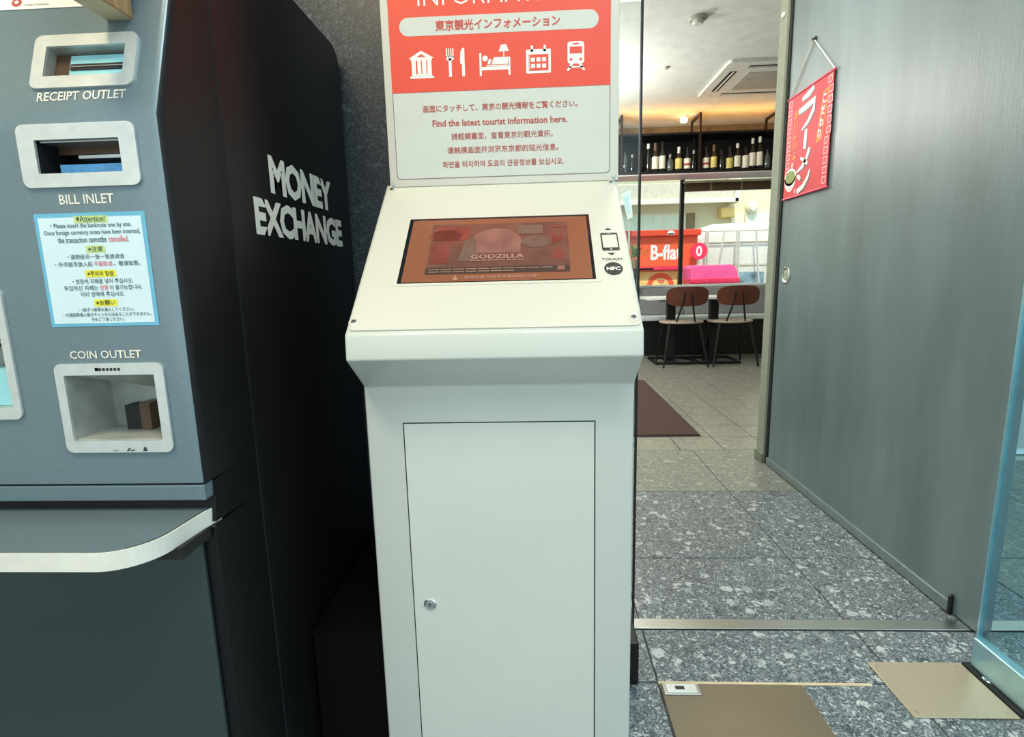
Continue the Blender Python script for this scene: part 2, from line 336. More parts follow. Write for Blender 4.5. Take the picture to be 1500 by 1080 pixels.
for k in range(-10, 14):
    for j in range(0, 16):
        if -5 <= k < 10 and j < 15: continue
        x0 = .81+SP*k; y0 = YS+SP*j
        if x0 > 4 or x0 < -2.1 or y0+SP > 7.05: continue
        bm_box(x0+.0022, x0+SP-.0022, y0+.0022, y0+SP-.0022, -.009, -.0004, bm=b)
put('tile', b, K['tile_warm'], floor, kind='stuff')

th = struct('trim_1', bm_box(.155, 3.4, 1.401, 1.444, -.01, .0025, .0008, 1), K['steel'], label='brushed steel threshold strip across the passage floor')
st = struct('trim_2', bm_box(.286, .80, 1.190, 1.1975, -.004, .0016), K['woodpale'], label='thin pale metal strip edging the brown floor plate')

# ================================================================ WALLS, CEILING
struct('wall_back', bm_box(-1.72, .155, 1.402, 1.50, 0, 2.75), K['granite'], label='dark speckled stone wall behind the money changer and the kiosk')
struct('wall_left', bm_box(-1.82, -1.72, -.9, 1.50, 0, 2.75), K['wallw'])
struct('ceiling', bm_box(-1.82, 4.3, 2.766, 7.12, 2.75, 2.86), K['ceil'], label='pale grey textured ceiling of the restaurant')
struct('ceiling', bm_box(-1.82, 1.30, 1.40, 2.766, 2.75, 2.86), K['ceil'], label='pale ceiling over the passage')
struct('ceiling', bm_box(-1.82, 2.6, -1.9, 1.40, 2.75, 2.86), K['ceil'], label='pale lobby ceiling above the machines')
struct('wall_right', bm_box(1.175, 1.40, 2.762, 2.842, 0, 2.75, .002, 1), K['jamb'], label='grey-green rendered wall end beside the sliding door')
struct('wall_right', bm_box(1.40, 4.3, 2.766, 2.84, 0, 2.75), K['wallw'])
struct('baseboard_right', bm_box(1.168, 1.42, 2.757, 2.850, 0, .05, .001, 1), K['jambbase'], label='grey-green skirting at the foot of the rendered wall end')
struct('wall_left', bm_box(-1.82, -1.72, 1.50, 7.12, 0, 2.75), K['wallw'])
struct('wall_right', bm_box(4.2, 4.3, 2.84, 7.12, 0, 2.75), K['wallw'])
bw = bm_box(-1.72, 4.2, 7.02, 7.12, 0, .83)
struct('wall_far', bw, K['walltan'], label='wall below the restaurant window')
struct('wall_far', bm_box(-1.72, 4.2, 7.02, 7.12, 2.20, 2.75), K['walltan'], label='tan wall strip above the restaurant window and bottle shelf')

# door_1: the big grey sliding panel
d1 = struct('door_1', bm_box(1.192, 1.232, 1.385, 2.735, .004, 2.75, .002, 1), K['door'], label='large grey sliding door panel standing open along the passage')
put('bottom_rail', bm_box(1.182, 1.192, 1.482, 2.735, .004, .040, .001, 1), K['doorrail'], d1, label='low grey rail along the foot of the sliding door')
put('latch', bm_box(1.180, 1.192, 1.470, 1.480, .002, .062, .002, 1), K['black'], d1, label='small black latch at the rail end')
pull = put('door_pull', bm_lathe([(.040, 0), (.040, .003), (.034, .005), (.030, .003), (.027, -.0005), (.0, -.0005)], (1.192, 2.655, .975), 28, (-1, 0, 0)), K['chrome'], d1, True, label='round chrome recessed pull')
put('pull_recess', bm_lathe([(.026, 0), (.026, .0008), (0, .0008)], (1.1915, 2.655, .975), 24, (-1, 0, 0)), K['steel'], pull, True)
struct('trim_3', bm_box(1.186, 1.24, 2.737, 2.760, 0, 2.75), K['gap'], label='dark groove between sliding door and wall end')

# window_2: fixed pane beside the stone wall
w2 = struct('window_2', bm_box(.156, .262, 1.418, 1.426, .003, 2.75), K['glass'], label='narrow fixed glass pane between stone wall and passage')
put('edge_seal', bm_box(.262, .2665, 1.414, 1.430, .003, 2.75), K['sidetrim'], w2, label='thin dark seal on the free edge of the pane')

# door_2: glass leaf at right
d2 = thing('door_2', 'teal-tinted glass door leaf at the right edge of the photo', None, (1.085, 1.2, 0), kind='structure')
put('glass_pane', bm_box(1.083, 1.093, .30, 1.252, .085, 2.30), K['tealglass'], d2)
put('bottom_rail', bm_box(1.075, 1.101, .30, 1.255, .010, .087, .002, 1), K['railteal'], d2, label='brushed blue-grey bottom rail of the glass door')
put('edge_seal', bm_box(1.082, 1.094, 1.252, 1.257, .087, 2.30), K['railteal'], d2)

# window_1: restaurant window
w1 = thing('window_1', 'wide restaurant window onto the street', None, (1.8, 7.05, .83), kind='structure')
put('glass_pane', bm_box(-1.70, 1.82, 7.066, 7.074, .85, 2.20), K['glass'], w1)
put('glass_pane', bm_box(1.86, 4.19, 7.066, 7.074, .85, 2.20), K['glass'], w1)
put('mullion', bm_box(1.818, 1.862, 7.03, 7.10, .84, 2.20, .002, 1), K['blackm'], w1, label='black window mullion')
put('window_sill', bm_box(-1.72, 4.2, 6.965, 7.12, .815, .845, .004, 1), K['seatc'], w1, label='pale window sill behind the bench')
bl = put('transom_blind', bm_box(1.87, 4.19, 7.02, 7.06, 1.985, 2.085), K['brown'], w1, label='dark brown transom band under the shelf')
for x in (2.18, 2.55, 2.92, 3.3, 3.7): put('batten', bm_box(x-.012, x+.012, 7.012, 7.02, 1.985, 2.085), K['walltan'], bl)
put('head_rail', bm_box(1.84, 4.19, 7.015, 7.062, 2.085, 2.11), K['bldglight'], w1)

# ================================================================ TOURIST INFORMATION KIOSK
XL, XR = -.301, .164
k = thing('information_kiosk', 'cream metal tourist information kiosk with sloping touch screen and red header', 'kiosk', (-.068, 1.1, 0))
prof = [(.900, .006), (.900, .818), (.823, .875), (.826, .915), (1.135, 1.190), (1.150, 1.190), (1.16, 1.190), (1.18, 1.17), (1.18, .006)]
b = bm_prism(prof, 'x', XL, XR)
bmesh.ops.bevel(b, geom=b.edges[:], offset=.0035, segments=3, affect='EDGES', profile=.5)
body = put('body', b, K['cream'], k, True)
put('plinth', bm_box(XL+.02, XR-.02, .93, 1.16, 0, .008), K['gap'], k)
A_ = Vector((0, .826, .915)); B_ = Vector((0, 1.135, 1.190)); FP = Frame(A_, XA, B_-A_)
FF = Frame((0, .900, 0), XA, ZA)
# sloping panel plate
pl = slab('control_panel', k, K['panelcream'], FP, rrect(XL+.006, .008, XR-.005, .405, .006), .0002, .0028, .0012)
FP2 = Frame(FP.p(0, 0, .0028), XA, B_-A_)
SC = [(-.290, .026), (.1505, .024), (-.286, .392), (.151, .392)]
for u, v in SC:
    bmw = bm_lathe([(.0085, 0), (.0085, .0008), (.0075, .0012), (0, .0012)], FP2.p(u, v), 24, FP2.N); ws = put('screw_washer', bmw, K['panelcream'], k, True)
    s = put('screw', bm_lathe([(.0046, 0), (.0046, .0018), (.0038, .0026), (0, .0026)], FP2.p(u, v), 16, FP2.N), K['steel'], k, True)
    put('screw_socket', bm_lathe([(.0020, 0), (.0020, .0029), (0, .0029)], FP2.p(u, v), 6, FP2.N), K['gap'], s)
# touch screen
ring('screen_surround', k, K['panelcream'], FP2, rrect(-.2445, .106, .1105, .2985, .008), rrect(-.2345, .112, .1000, .2905, .0015), 0, .0010)
ts = slab('touch_screen', k, K['bezel'], FP2, rrect(-.2345, .112, .1000, .2905, .002), -.0005, .0006)
FS = Frame(FP2.p(0, 0, .0006), XA, B_-A_)
flat('display', ts, K['scr'], FS, [rect(-.2275, .1145, .0945, .2850)], 1)
flats('screen_picture', ts, K['scrimg'], FS, [rect(-.1890, .1495, .0590, .2700)], 2)
flats('screen_picture', ts, K['scrred'], FS, [rect(-.185, .222, -.120, .262), rect(-.186, .160, -.152, .214), ell(-.162, .236, .030, .018)], 3)
flats('screen_picture', ts, K['scrpale'], FS, [ell(-.070, .213, .046, .042, 24, 0, PI), rect(-.116, .186, -.026, .213)], 3)
flats('screen_picture', ts, K['scrgrey'], FS, [ell(.002, .214, .026, .017), rect(-.032, .236, .014, .262), [(-.135, .165), (-.100, .165), (-.108, .232), (-.126, .222)]], 4)
flats('screen_picture', ts, K['scrred'], FS, [rect(.028, .252, .052, .259), [(.030, .205), (.050, .218), (.050, .245), (.044, .225), (.030, .240)], [(.030, .165), (.048, .165), (.052, .180), (.040, .196), (.030, .186)]], 4)
text('screen_lettering', 'GODZILLA', ts, K['scrtext'], FS, -.1125, .1700, -.0200, .1810, .02, 6)
flats('screen_line', ts, K['scrtext'], FS, [rect(-.114+i*.0105, .1648, -.1055+i*.0105, .1664) for i in range(9)], 6)
flat('screen_strip', ts, K['scrstrip'], FS, [rect(-.1890, .1330, .0580, .1495)], 4)
flats('screen_line', ts, K['scrtext'], FS, [rect(-.184+i*.0215, .1433, -.165+i*.0215, .1448) for i in range(10)], 6)
flats('screen_line', ts, K['scrtext'], FS, [rect(-.184+i*.0215, .1370, -.165+i*.0215, .1385) for i in range(7)], 6)
flats('screen_icon', ts, K['scrpale'], FS, [rect(.037, .1355, .049, .1470)], 6)
text('screen_lettering', '触摸画面, 浏览东京都的观光信息', ts, K['scrtext'], FS, -.1200, .1190, .0020, .1262, .005, 6)
flats('screen_icon', ts, K['scrtext'], FS, [ell(-.1355, .1195, .0042, .0030), rect(-.1372, .120, -.1352, .1285)], 6)
# nfc print at right of the screen
FN = FP2
flats('phone_symbol', pl, K['black'], FN, [rrect(.1165, .1850, .1470, .2345, .003)], 1)
flats('phone_symbol', pl, K['panelcream'], FN, [rect(.1190, .1930, .1445, .2285)], 2)
flats('phone_symbol', pl, K['panelcream'], FN, [ell(.1320, .1888, .0018, .0018, 12), rect(.1285, .2309, .1350, .2318)], 2)
flat('arrow_symbol', pl, K['black'], FN, [[(.1250, .2425), (.1385, .2425), (.1318, .2490)]], 1)
flat('arrow_symbol', pl, K['black'], FN, [[(.1245, .1790), (.1318, .1722), (.1380, .1790)]], 1)
text('lettering', 'TOUCH', pl, K['black'], FN, .1130, .1590, .1480, .1655, .02, 1)
flat('nfc_disc', pl, K['black'], FN, [ell(.1310, .1380, .0155, .0165, 36)], 1)
text('lettering', 'NFC', pl, K['white'], FN, .1195, .1335, .1425, .1425, .03, 2)
# service door
flat('door_gap', k, K['gap'], FF, [rect(-.2362, .098, .0985, .7528)], 1.2, .0003)
dr = slab('service_door', k, K['cream'], FF, rect(-.2342, .100, .0963, .7508), .0002, .0016, .0006)
FD = Frame((0, .8984, 0), XA, ZA)
lk = put('lock', bm_lathe([(.0115, 0), (.0115, .002), (.0095, .0035), (.0085, .0035), (.0078, .002), (.0, .002)], FD.p(-.2045, .407), 24, (0, -1, 0)), K['chrome'], dr, True, label='round chrome cam lock')
put('keyhole', bm_lathe([(.0050, 0), (.0050, .0033), (0, .0033)], FD.p(-.2045, .407), 16, (0, -1, 0)), K['steel'], k, True)
flat('keyway', k, K['gap'], Frame((0, .8950, 0), XA, ZA), [rect(-.2052, .4035, -.2038, .4105)], 1)
# header board
hb = put('header_board', bm_box(-.2905, .1665, 1.120, 1.152, 1.183, 1.96, .003, 2), K['panelcream'], k, True)
FH = Frame((0, 1.1200, 0), XA, ZA)
flat('printed_sheet', hb, K['sheet'], FH, [rrect(-.2750, 1.1970, .1495, 1.93, .008)], 1)
ring('border_line', hb, K['border'], FH, rrect(-.2750, 1.1970, .1495, 1.93, .008), rrect(-.2737, 1.1983, .1482, 1.9287, .0068), .0003, .0006)
flat('red_field', hb, K['red'], FH, [rect(-.2750, 1.3590, .1495, 1.9300)], 3, .0003, label='orange-red upper field of the header')
text('lettering', 'INFORMATION', hb, K['white'], FH, -.2165, 1.5120, .088, 1.5440, -.010, 4)
flat('title_band', hb, K['sheet'], FH, [rrect(-.2540, 1.4600, .1265, 1.4930, .0163, 10)], 4)
text('lettering', '東京観光インフォメーション', hb, K['inkred'], FH, -.1845, 1.4668, .0540, 1.4862, .018, 6)
text('lettering', '画面にタッチして、東京の観光情報をご覧ください。', hb, K['ink'], FH, -.2160, 1.3215, .0865, 1.3350, .012, 3)
text('lettering', 'Find the latest tourist information here.', hb, K['ink'], FH, -.1985, 1.2945, .0665, 1.3070, .02, 3)
text('lettering', '請輕觸畫面，查看東京的觀光資訊。', hb, K['ink'], FH, -.1620, 1.2685, .0380, 1.2815, .004, 3)
text('lettering', '请触摸画面并浏览东京都的观光信息。', hb, K['ink'], FH, -.1715, 1.2430, .0490, 1.2560, .008, 3)
text('lettering', '화면을 터치하여 도쿄의 관광정보를 보십시오.', hb, K['ink'], FH, -.1820, 1.2165, .0590, 1.2290, .012, 3)
# pictograms
def pic(cu_, cv, s, white, red=()):
    T = lambda P: [(cu_+u*s, cv+v*s) for u, v in P]
    flat('pictogram', hb, K['white'], FH, [T(P) for P in white], 4)
    if red: flat('pictogram', hb, K['red'], FH, [T(P) for P in red], 5)
S = .0255
pic(-.2145, 1.4085, S, [rect(-.92, -.95, .92, -.80), rect(-.78, -.78, .78, -.66), rect(-.82, .32, .82, .46), [(-.98, .46), (.98, .46), (0, 1.0)]] + [rect(x-.16, -.66, x+.16, .32) for x in (-.60, -.20, .20, .60)],
    [[(-.36, .55), (.36, .55), (0, .76)]] + [rect(x-.16, -.64, x-.12, .30) for x in (-.2,)])
pic(-.1585, 1.4105, S, [[(-.12, -1.0), (.10, -1.0), (.10, .30), (-.12, .30)], rrect(-.30, .15, .28, .50, .14), rect(-.30, .35, -.20, 1.0), rect(-.12, .35, -.05, 1.0), rect(.05, .35, .12, 1.0), rect(.19, .35, .28, 1.0)])
pic(-.1370, 1.4105, S, [[(.04, -1.0), (.26, -1.0), (.26, 1.0), (.10, .98), (-.04, .70), (-.08, .30), (-.08, -.10), (.04, -.14)]])
pic(-.0720, 1.4105, S*1.08, [rect(-1.08, -.96, -.94, .52), rect(.94, -.96, 1.08, .22), rect(-.94, -.60, .94, -.38), rect(-.60, -.36, 1.0, -.28), [(-.25, -.24), (-.06, .22), (.94, .22), (1.0, -.24)], ell(-.68, .17, .19, .19, 18), [(-.52, -.22), (-.34, -.22), (-.22, .10), (-.42, .12)],
     [(.28, .58), (1.0, .58), (.82, 1.02), (.46, 1.02)], rect(.61, .22, .67, .58)])
pic(.0120, 1.4095, S*.98, [rrect(-.95, -.98, .95, .72, .08), rect(-.58, .55, -.40, 1.0), rect(.40, .55, .58, 1.0)],
    [rect(-.76, -.80, .76, .36), rect(-.64, .62, -.60, .92), rect(.36, .62, .40, .92)])
flat('pictogram', hb, K['white'], FH, [rect(.0120+S*x-.0038, 1.4095+S*y-.0036, .0120+S*x+.0038, 1.4095+S*y+.0036) for x in (-.42, 0, .42) for y in (-.46, -.02)], 6)
flat('pictogram', hb, K['sheet'], FH, [rect(.0120-S*.72, 1.4095-S*.74, .0120-S*.66, 1.4095+S*.30)], 6)
pic(.0835, 1.4125, S, [rrect(-.62, -.52, .62, 1.02, .20), [(-.72, -1.0), (-.52, -1.0), (-.18, -.52), (-.42, -.52)], [(.72, -1.0), (.52, -1.0), (.18, -.52), (.42, -.52)], rect(-.55, -.80, .55, -.70)],
    [rect(-.46, .18, .46, .66), rect(-.24, .80, .24, .90), ell(-.36, -.22, .10, .10, 14), ell(.36, -.22, .10, .10, 14)])
for u, v in ((-.2835, 1.1885), (.1575, 1.1895), (-.2835, 1.94), (.1575, 1.94)):
    put('screw', bm_lathe([(.0032, 0), (.0032, .0012), (.0024, .002), (0, .002)], FH.p(u, v), 14, (0, -1, 0)), K['steel'], hb, True)

# ================================================================ MONEY CHANGER
XM = -.468; XW = -1.24
mc = thing('money_changer', 'tall black and grey-blue money exchange machine left of the kiosk', 'machine', (-.85, 1.0, 0))
def arc(c, r, a0, a1, n=6): return [(c[0]+r*math.cos(math.radians(a0+(a1-a0)*i/n)), c[1]+r*math.sin(math.radians(a0+(a1-a0)*i/n))) for i in range(n+1)]
# rear cabinet (y,z outline)
rear = [(.841, 0.0), (.841, 1.548)] + arc((1.345, 1.503), .045, 90, 0) + [(1.392, 0.0)]
b = bm_prism(rear, 'x', XW, XM); bmesh.ops.bevel(b, geom=[e for e in b.edges if all(v.co.x > XM-1e-4 for v in e.verts)], offset=.003, segments=2, affect='EDGES', profile=.5)
put('cabinet_body', b, K['side'], mc, True, label='black side and rear cabinet')
b = bm_box(XW, XM, .707, .836, .0, .655, .0015, 1); put('lower_cabinet', b, K['side'], mc)
put('seam', bm_box(XW, XM-.002, .80, .86, .0, 1.54), K['gap'], mc)
b = bm_box(XW, -.4865, .700, .7062, .012, .652, .0015, 2); put('lower_door', b, K['fascialow'], mc, label='dark green-grey lower door')
# upper fascia with openings cut in
fas = [(.6985, .7240), (.6975, 1.2130), (.8110, 1.5480), (.8360, 1.5480), (.8360, .7400), (.8300, .7240)]
b = bm_prism(fas, 'x', XW, XM)
ed = [e for e in b.edges if all(v.co.x > XM-1e-4 for v in e.verts) and all(v.co.y < .82 for v in e.verts) and abs(e.verts[0].co.z-e.verts[1].co.z) > .1]
bmesh.ops.bevel(b, geom=ed, offset=.012, segments=5, affect='EDGES', profile=.5)
fo = put('front_fascia', b, K['fascia'], mc, True, label='grey-blue upper front')
F1 = Frame((0, .6978, 0), XA, ZA)
up = Vector((0, .1135, .3350)); F2 = Frame((0, .6975, 1.2130), XA, up)
def slotbox(F, r, d):  # cutter
    bm = bmesh.new(); u0, v0, u1, v1 = r
    A = [bm.verts.new(F.p(u, v, .02)) for u, v in rect(u0, v0, u1, v1)]; B = [bm.verts.new(F.p(u, v, -d)) for u, v in rect(u0, v0, u1, v1)]
    bm.faces.new(A); bm.faces.new(B[::-1])
    for i in range(4): bm.faces.new((A[(i+1) % 4], A[i], B[i], B[(i+1) % 4]))
    return put('cutter', bm, K['dark'])
outlets = [('receipt_outlet', F2, (-.6405, .038, -.5035, .1135), (-.624, .0545, -.519, .0970), .05, K['inside'], 'silver receipt outlet frame'),
           ('bill_inlet', F1, (-.6565, 1.1270, -.5005, 1.2040), (-.6340, 1.1440, -.5225, 1.1850), .06, K['dark'], 'silver bill inlet frame'),
           ('coin_outlet', F1, (-.6590, .7712, -.5055, .8970), (-.6465, .7880, -.5190, .8810), .075, K['inside'], 'silver coin outlet frame'),
           ('bill_outlet', F1, (-.9000, .8205, -.7150, 1.0010), (-.8850, .8360, -.7265, .9850), .05, K['inside'], 'silver outlet frame at the left edge of the photo')]
cut = []
for nm, F, ro, ri, d, mi, lab in outlets:
    g = .002; c_ = slotbox(F, (ri[0]-g, ri[1]-g, ri[2]+g, ri[3]+g), d+.002); cut.append(c_)
    md = fo.modifiers.new('b', 'BOOLEAN'); md.operation = 'DIFFERENCE'; md.solver = 'EXACT'; md.object = c_
dg = bpy.context.evaluated_depsgraph_get(); dg.update()
me = bpy.data.meshes.new_from_object(fo.evaluated_get(dg)); fo.modifiers.clear(); fo.data = me; me.name = 'front_fascia'
for c_ in cut: bpy.data.objects.remove(c_)
me.materials.append(K['side'])
for p in me.polygons:
    if p.normal.x > .55 and p.center.x > XM-.015: p.material_index = 1
OUT = {}
for nm, F, ro, ri, d, mi, lab in outlets:
    bz = ring(nm, mc, K['frameplate'], F, rrect(*ro, .010), rrect(*ri, .0012), 0.0, .0035, label=lab); OUT[nm] = bz
    u0, v0, u1, v1 = ri; bm = bmesh.new()
    A = [bm.verts.new(F.p(u, v, .0)) for u, v in rect(u0, v0, u1, v1)]; B = [bm.verts.new(F.p(u, v, -d)) for u, v in rect(u0, v0, u1, v1)]
    bm.faces.new(B)
    for i in range(4): bm.faces.new((A[i], A[(i+1) % 4], B[(i+1) % 4], B[i]))
    put('throat', bm, mi, bz)
def inner(parent, F, m, r, n0, n1, name, **kw): return slab(name, parent, m, F, rect(*r), n0, n1, **kw)
# receipt
inner(OUT['receipt_outlet'], F2, K['cyan'], (-.6020, .0600, -.5195, .0930), -.045, -.010, 'slot_block')
inner(OUT['receipt_outlet'], F2, K['dark'], (-.6000, .0715, -.5195, .0800), -.012, -.0085, 'slot')
inner(OUT['receipt_outlet'], F2, K['silver'], (-.5980, .0750, -.5195, .0765), -.012, -.0075, 'slot_lip')
inner(OUT['receipt_outlet'], F2, K['brown'], (-.6235, .0560, -.6030, .0960), -.046, -.012, 'side_plate')
# bill
inner(OUT['bill_inlet'], F1, K['silver'], (-.5930, 1.1650, -.5230, 1.1690), -.045, -.015, 'slot_lip')
inner(OUT['bill_inlet'], F1, K['brown'], (-.6320, 1.1735, -.5235, 1.1840), -.055, -.030, 'upper_plate')
tr = inner(OUT['bill_inlet'], F1, K['blue'], (-.6120, 1.1450, -.5230, 1.1560), -.045, -.006, 'bill_tray', label='blue tray at the mouth of the bill inlet')
inner(OUT['bill_inlet'], F1, K['silver'], (-.6305, 1.1825, -.5240, 1.1850), -.03, -.002, 'slot_lip')
# coin
bm = bmesh.new(); P3 = [F1.p(-.6463, .8805, -.004), F1.p(-.5192, .8805, -.004), F1.p(-.5192, .8400, -.0745), F1.p(-.6463, .8600, -.0745)]
bm.faces.new([bm.verts.new(p) for p in P3]); put('sloping_plate', bm, K['inside'], OUT['coin_outlet'])
inner(OUT['coin_outlet'], F1, K['dark'], (-.6100, .7882, -.5860, .8260), -.074, -.050, 'coin_opening')
inner(OUT['coin_outlet'], F1, K['brown'], (-.5845, .7882, -.5690, .8300), -.074, -.046, 'divider')
inner(OUT['coin_outlet'], F1, K['inside'], (-.6463, .7881, -.5192, .7895), -.074, -.002, 'tray_floor')
FB = Frame((0, .6943, 0), XA, ZA)
flat('mark', OUT['coin_outlet'], K['black'], FB, [rect(-.6005+i*.0053, .8868, -.5968+i*.0053, .8908) for i in range(7)] + [rect(-.6005, .8868, -.5955, .8912)], 1)
for q in ([(-.592, .7735), (-.584, .7740), (-.584, .7750), (-.592, .7745)], [(-.573, .7728), (-.570, .7728), (-.566, .7775), (-.569, .7775)], [(-.566, .7728), (-.560, .7740), (-.561, .7756), (-.568, .7742)], [(-.549, .7725), (-.542, .7730), (-.544, .7790), (-.547, .7790)]): flat('worn_mark', OUT['coin_outlet'], K['fascialow'], FB, [q], 1)
inner(OUT['bill_outlet'], F1, K['dark'], (-.8840, .9210, -.7270, .9400), -.045, -.012, 'slot')
inner(OUT['bill_outlet'], F1, K['silver'], (-.8840, .9260, -.7270, .9290), -.045, -.008, 'slot_lip')
inner(OUT['bill_outlet'], F1, K['cyan'], (-.8840, .8365, -.7270, .8900), -.045, -.014, 'lower_plate')
# lettering
text('lettering', 'RECEIPT OUTLET', mc, K['whitelet'], F2, -.6300, .0215, -.5130, .0340, .012, 2)
text('lettering', 'BILL INLET', mc, K['whitelet'], F1, -.6150, 1.1060, -.5420, 1.1180, .014, 2)
text('lettering', 'COIN OUTLET', mc, K['whitelet'], F1, -.6350, .9035, -.5345, .9145, .014, 2)
FSd = Frame((XM, 0, 0), YA, ZA)
text('side_lettering', 'MONEY', mc, K['whitelet'], FSd, .975, 1.1560, 1.268, 1.2230, .045, 2, .92)
text('side_lettering', 'EXCHANGE', mc, K['whitelet'], FSd, .910, 1.0800, 1.320, 1.1430, .045, 2, .92)
# notice
nb = flat('notice_label', mc, K['labelblue'], F1, [rect(-.6535, .9475, -.5035, 1.0950)], 1.5, label='blue film border of the notice')
flat('notice_sheet', nb, K['labelwhite'], F1, [rect(-.6485, .9515, -.5090, 1.0895)], 2.5)
NL = [('※Attention!', 1.0835, -.596, -.557, 'inkblue', 'yellowpale'), ('・Please insert the banknote one by one.', 1.0745, -.632, -.523, 'inkblue', 0), ('Once foreign currency notes have been inserted,', 1.0658, -.6425, -.5125, 'inkblue', 0),
      ('the transaction cannotbe', 1.0572, -.625, -.559, 'inkblue', 0), ('cancelled.', 1.0572, -.556, -.529, 'inkpink', 0), ('※注意', 1.0455, -.586, -.566, 'inkblue', 'yellowpale'),
      ('・请把纸币一张一张放进去', 1.0358, -.616, -.538, 'inkblue', 0), ('・外币纸币放入后', 1.0264, -.634, -.583, 'inkblue', 0), ('不能取消', 1.0264, -.581, -.556, 'inkpink', 0), ('。敬请知悉。', 1.0264, -.554, -.518, 'inkblue', 0),
      ('※주의의 말씀', 1.0138, -.592, -.556, 'black', 'yellow'), ('・한장씩 지폐를 넣어 주십시오.', 1.0038, -.614, -.531, 'inkblue', 0), ('투입하신 지폐는', .9953, -.627, -.580, 'inkblue', 0), ('반환', .9953, -.577, -.566, 'inkpink', 0), ('이 불가능합니다.', .9953, -.564, -.520, 'inkblue', 0),
      ('미리 양해해 주십시오.', .9868, -.605, -.545, 'inkblue', 0), ('※お願い', .9755, -.586, -.560, 'black', 'yellow'), ('・1枚ずつ紙幣を挿入してください。', .9670, -.611, -.535, 'inkblue', 0),
      ('・外国紙幣導入後のキャンセルはあることができません。', .9605, -.634, -.512, 'inkblue', 0), ('予めご了承ください。', .9540, -.596, -.550, 'inkblue', 0)]
for s_, v, a, b_, c1, hl in NL:
    hh = (.0076 if s_.isascii() or 'Please' in s_ or 'Att' in s_ else .0064) if v > .97 else .0052
    if hl: flat('highlight', nb, K[hl], F1, [rect(a-.003, v-.0016, b_+.003, v+.0076)], 3.5)
    text('notice_lettering', s_, nb, K[c1], F1, a, v, b_, v+hh, .006, 4.5)
# info sticker and wooden block on the leaning part
ss = slab('sticker', mc, K['white'], F2, rect(-.78, .1560, -.5830, .2400), .0002, .0010, label='white information sticker')
FSs = Frame(F2.p(0, 0, .0010), XA, up)
flats('sticker_mark', ss, K['ink'], FSs, [ell(-.6760, .1660, .0070, .0060, 20)], 1)
flats('sticker_mark', ss, K['white'], FSs, [ell(-.6760, .1662, .0030, .0026, 16)], 2)
text('sticker_lettering', 'http://www.', ss, K['border'], FSs, -.6640, .1590, -.6300, .1640, 0, 1)
b = bm_box(-.5500, -.5150, .625, .742, 1.340, 1.56, .0015, 1)
put('wooden_block', b, K['wood'], mc, label='tan wooden block fixed to the leaning top of the machine')
flat('block_underside', mc, K['woodpale'], Frame((0, 0, 1.340), XA, -YA), [rect(-.5492, -.741, -.5158, -.626)], 1)
# lip and shelf
put('front_lip', bm_box(XW, XM-.004, .6990, .836, .6975, .7205, .002, 2), K['fascia'], mc, label='narrow grey ledge under the fascia')
put('side_lip', bm_prism([(.712, .660), (.72, .7205), (.836, .7330), (.836, .655)], 'x', XW, XM-.0004), K['side'], mc)
P = [(XW, .730), (XW, .5855), (-.560, .5855)] + arc((-.545, .6455), .060, -90, -8, 10) + [(-.4795, .700), (-.4735, .730)]
b = bm_prism(P, 'z', .6560, .6800); sh = put('shelf', b, K['fascia'], mc, label='grey shelf with a pale rounded edge band')
def offs(P, d):
    out = []
    for i, p in enumerate(P):
        a = Vector(P[max(i-1, 0)]); c = Vector(P[min(i+1, len(P)-1)]); t = (c-a).normalized(); out.append((p[0]+t.y*d, p[1]-t.x*d))
    return out
E_ = P[1:]; Eo = offs(E_, .0022); bm = bmesh.new()
rows = [[bm.verts.new((q[0], q[1], z)) for q in L_] for L_, z in ((E_, .6795), (Eo, .6795), (Eo, .6555), (E_, .6555))]
for a, c in zip(rows, rows[1:]):
    for i in range(len(a)-1): bm.faces.new((a[i], a[i+1], c[i+1], c[i]))
put('edge_band', bm, K['shelfedge'], sh, label='pale worn edge band')
bm = bmesh.new(); Ei = offs(E_, -.0016)
up1 = [bm.verts.new((q[0], q[1], .6802)) for q in E_[6:]]; up2 = [bm.verts.new((q[0], q[1], .6802)) for q in Ei[6:]]
for i in range(len(up1)-1): bm.faces.new((up1[i], up1[i+1], up2[i+1], up2[i]))
put('worn_seam', bm, K['gap'], sh)
put('shelf_bracket', bm_box(-.520, -.474, .640, .706, .640, .6558), K['black'], sh)

# ================================================================ RAMEN BANNER
bn = thing('ramen_banner', 'red ramen banner hanging from a cord on the grey sliding door', 'banner', (1.185, 2.52, 1.33))
FB_ = Frame((1.1835, 0, 0), -YA, ZA)      # u = -y
bm = bmesh.new(); NU, NV = 10, 12; G = {}
def bw_(i, j): return .002+.0025*math.sin(i*.9)*(1-j/NV)
for side in (0, 1):
    for i in range(NU+1):
        for j in range(NV+1):
            u = -2.716+(2.716-2.330)*i/NU; v = 1.330+.440*j/NV
            G[side, i, j] = bm.verts.new(FB_.p(u, v, -.0015*side))
for i in range(NU):
    for j in range(NV):
        bm.faces.new([G[0, i, j], G[0, i+1, j], G[0, i+1, j+1], G[0, i, j+1]]); bm.faces.new([G[1, i, j+1], G[1, i+1, j+1], G[1, i+1, j], G[1, i, j]])
for i in range(NU):
    bm.faces.new([G[0, i, 0], G[1, i, 0], G[1, i+1, 0], G[0, i+1, 0]]); bm.faces.new([G[0, i+1, NV], G[1, i+1, NV], G[1, i, NV], G[0, i, NV]])
for j in range(NV):
    bm.faces.new([G[0, 0, j+1], G[1, 0, j+1], G[1, 0, j], G[0, 0, j]]); bm.faces.new([G[0, NU, j], G[1, NU, j], G[1, NU, j+1], G[0, NU, j+1]])
cl = put('cloth', bm, K['bred'], bn)
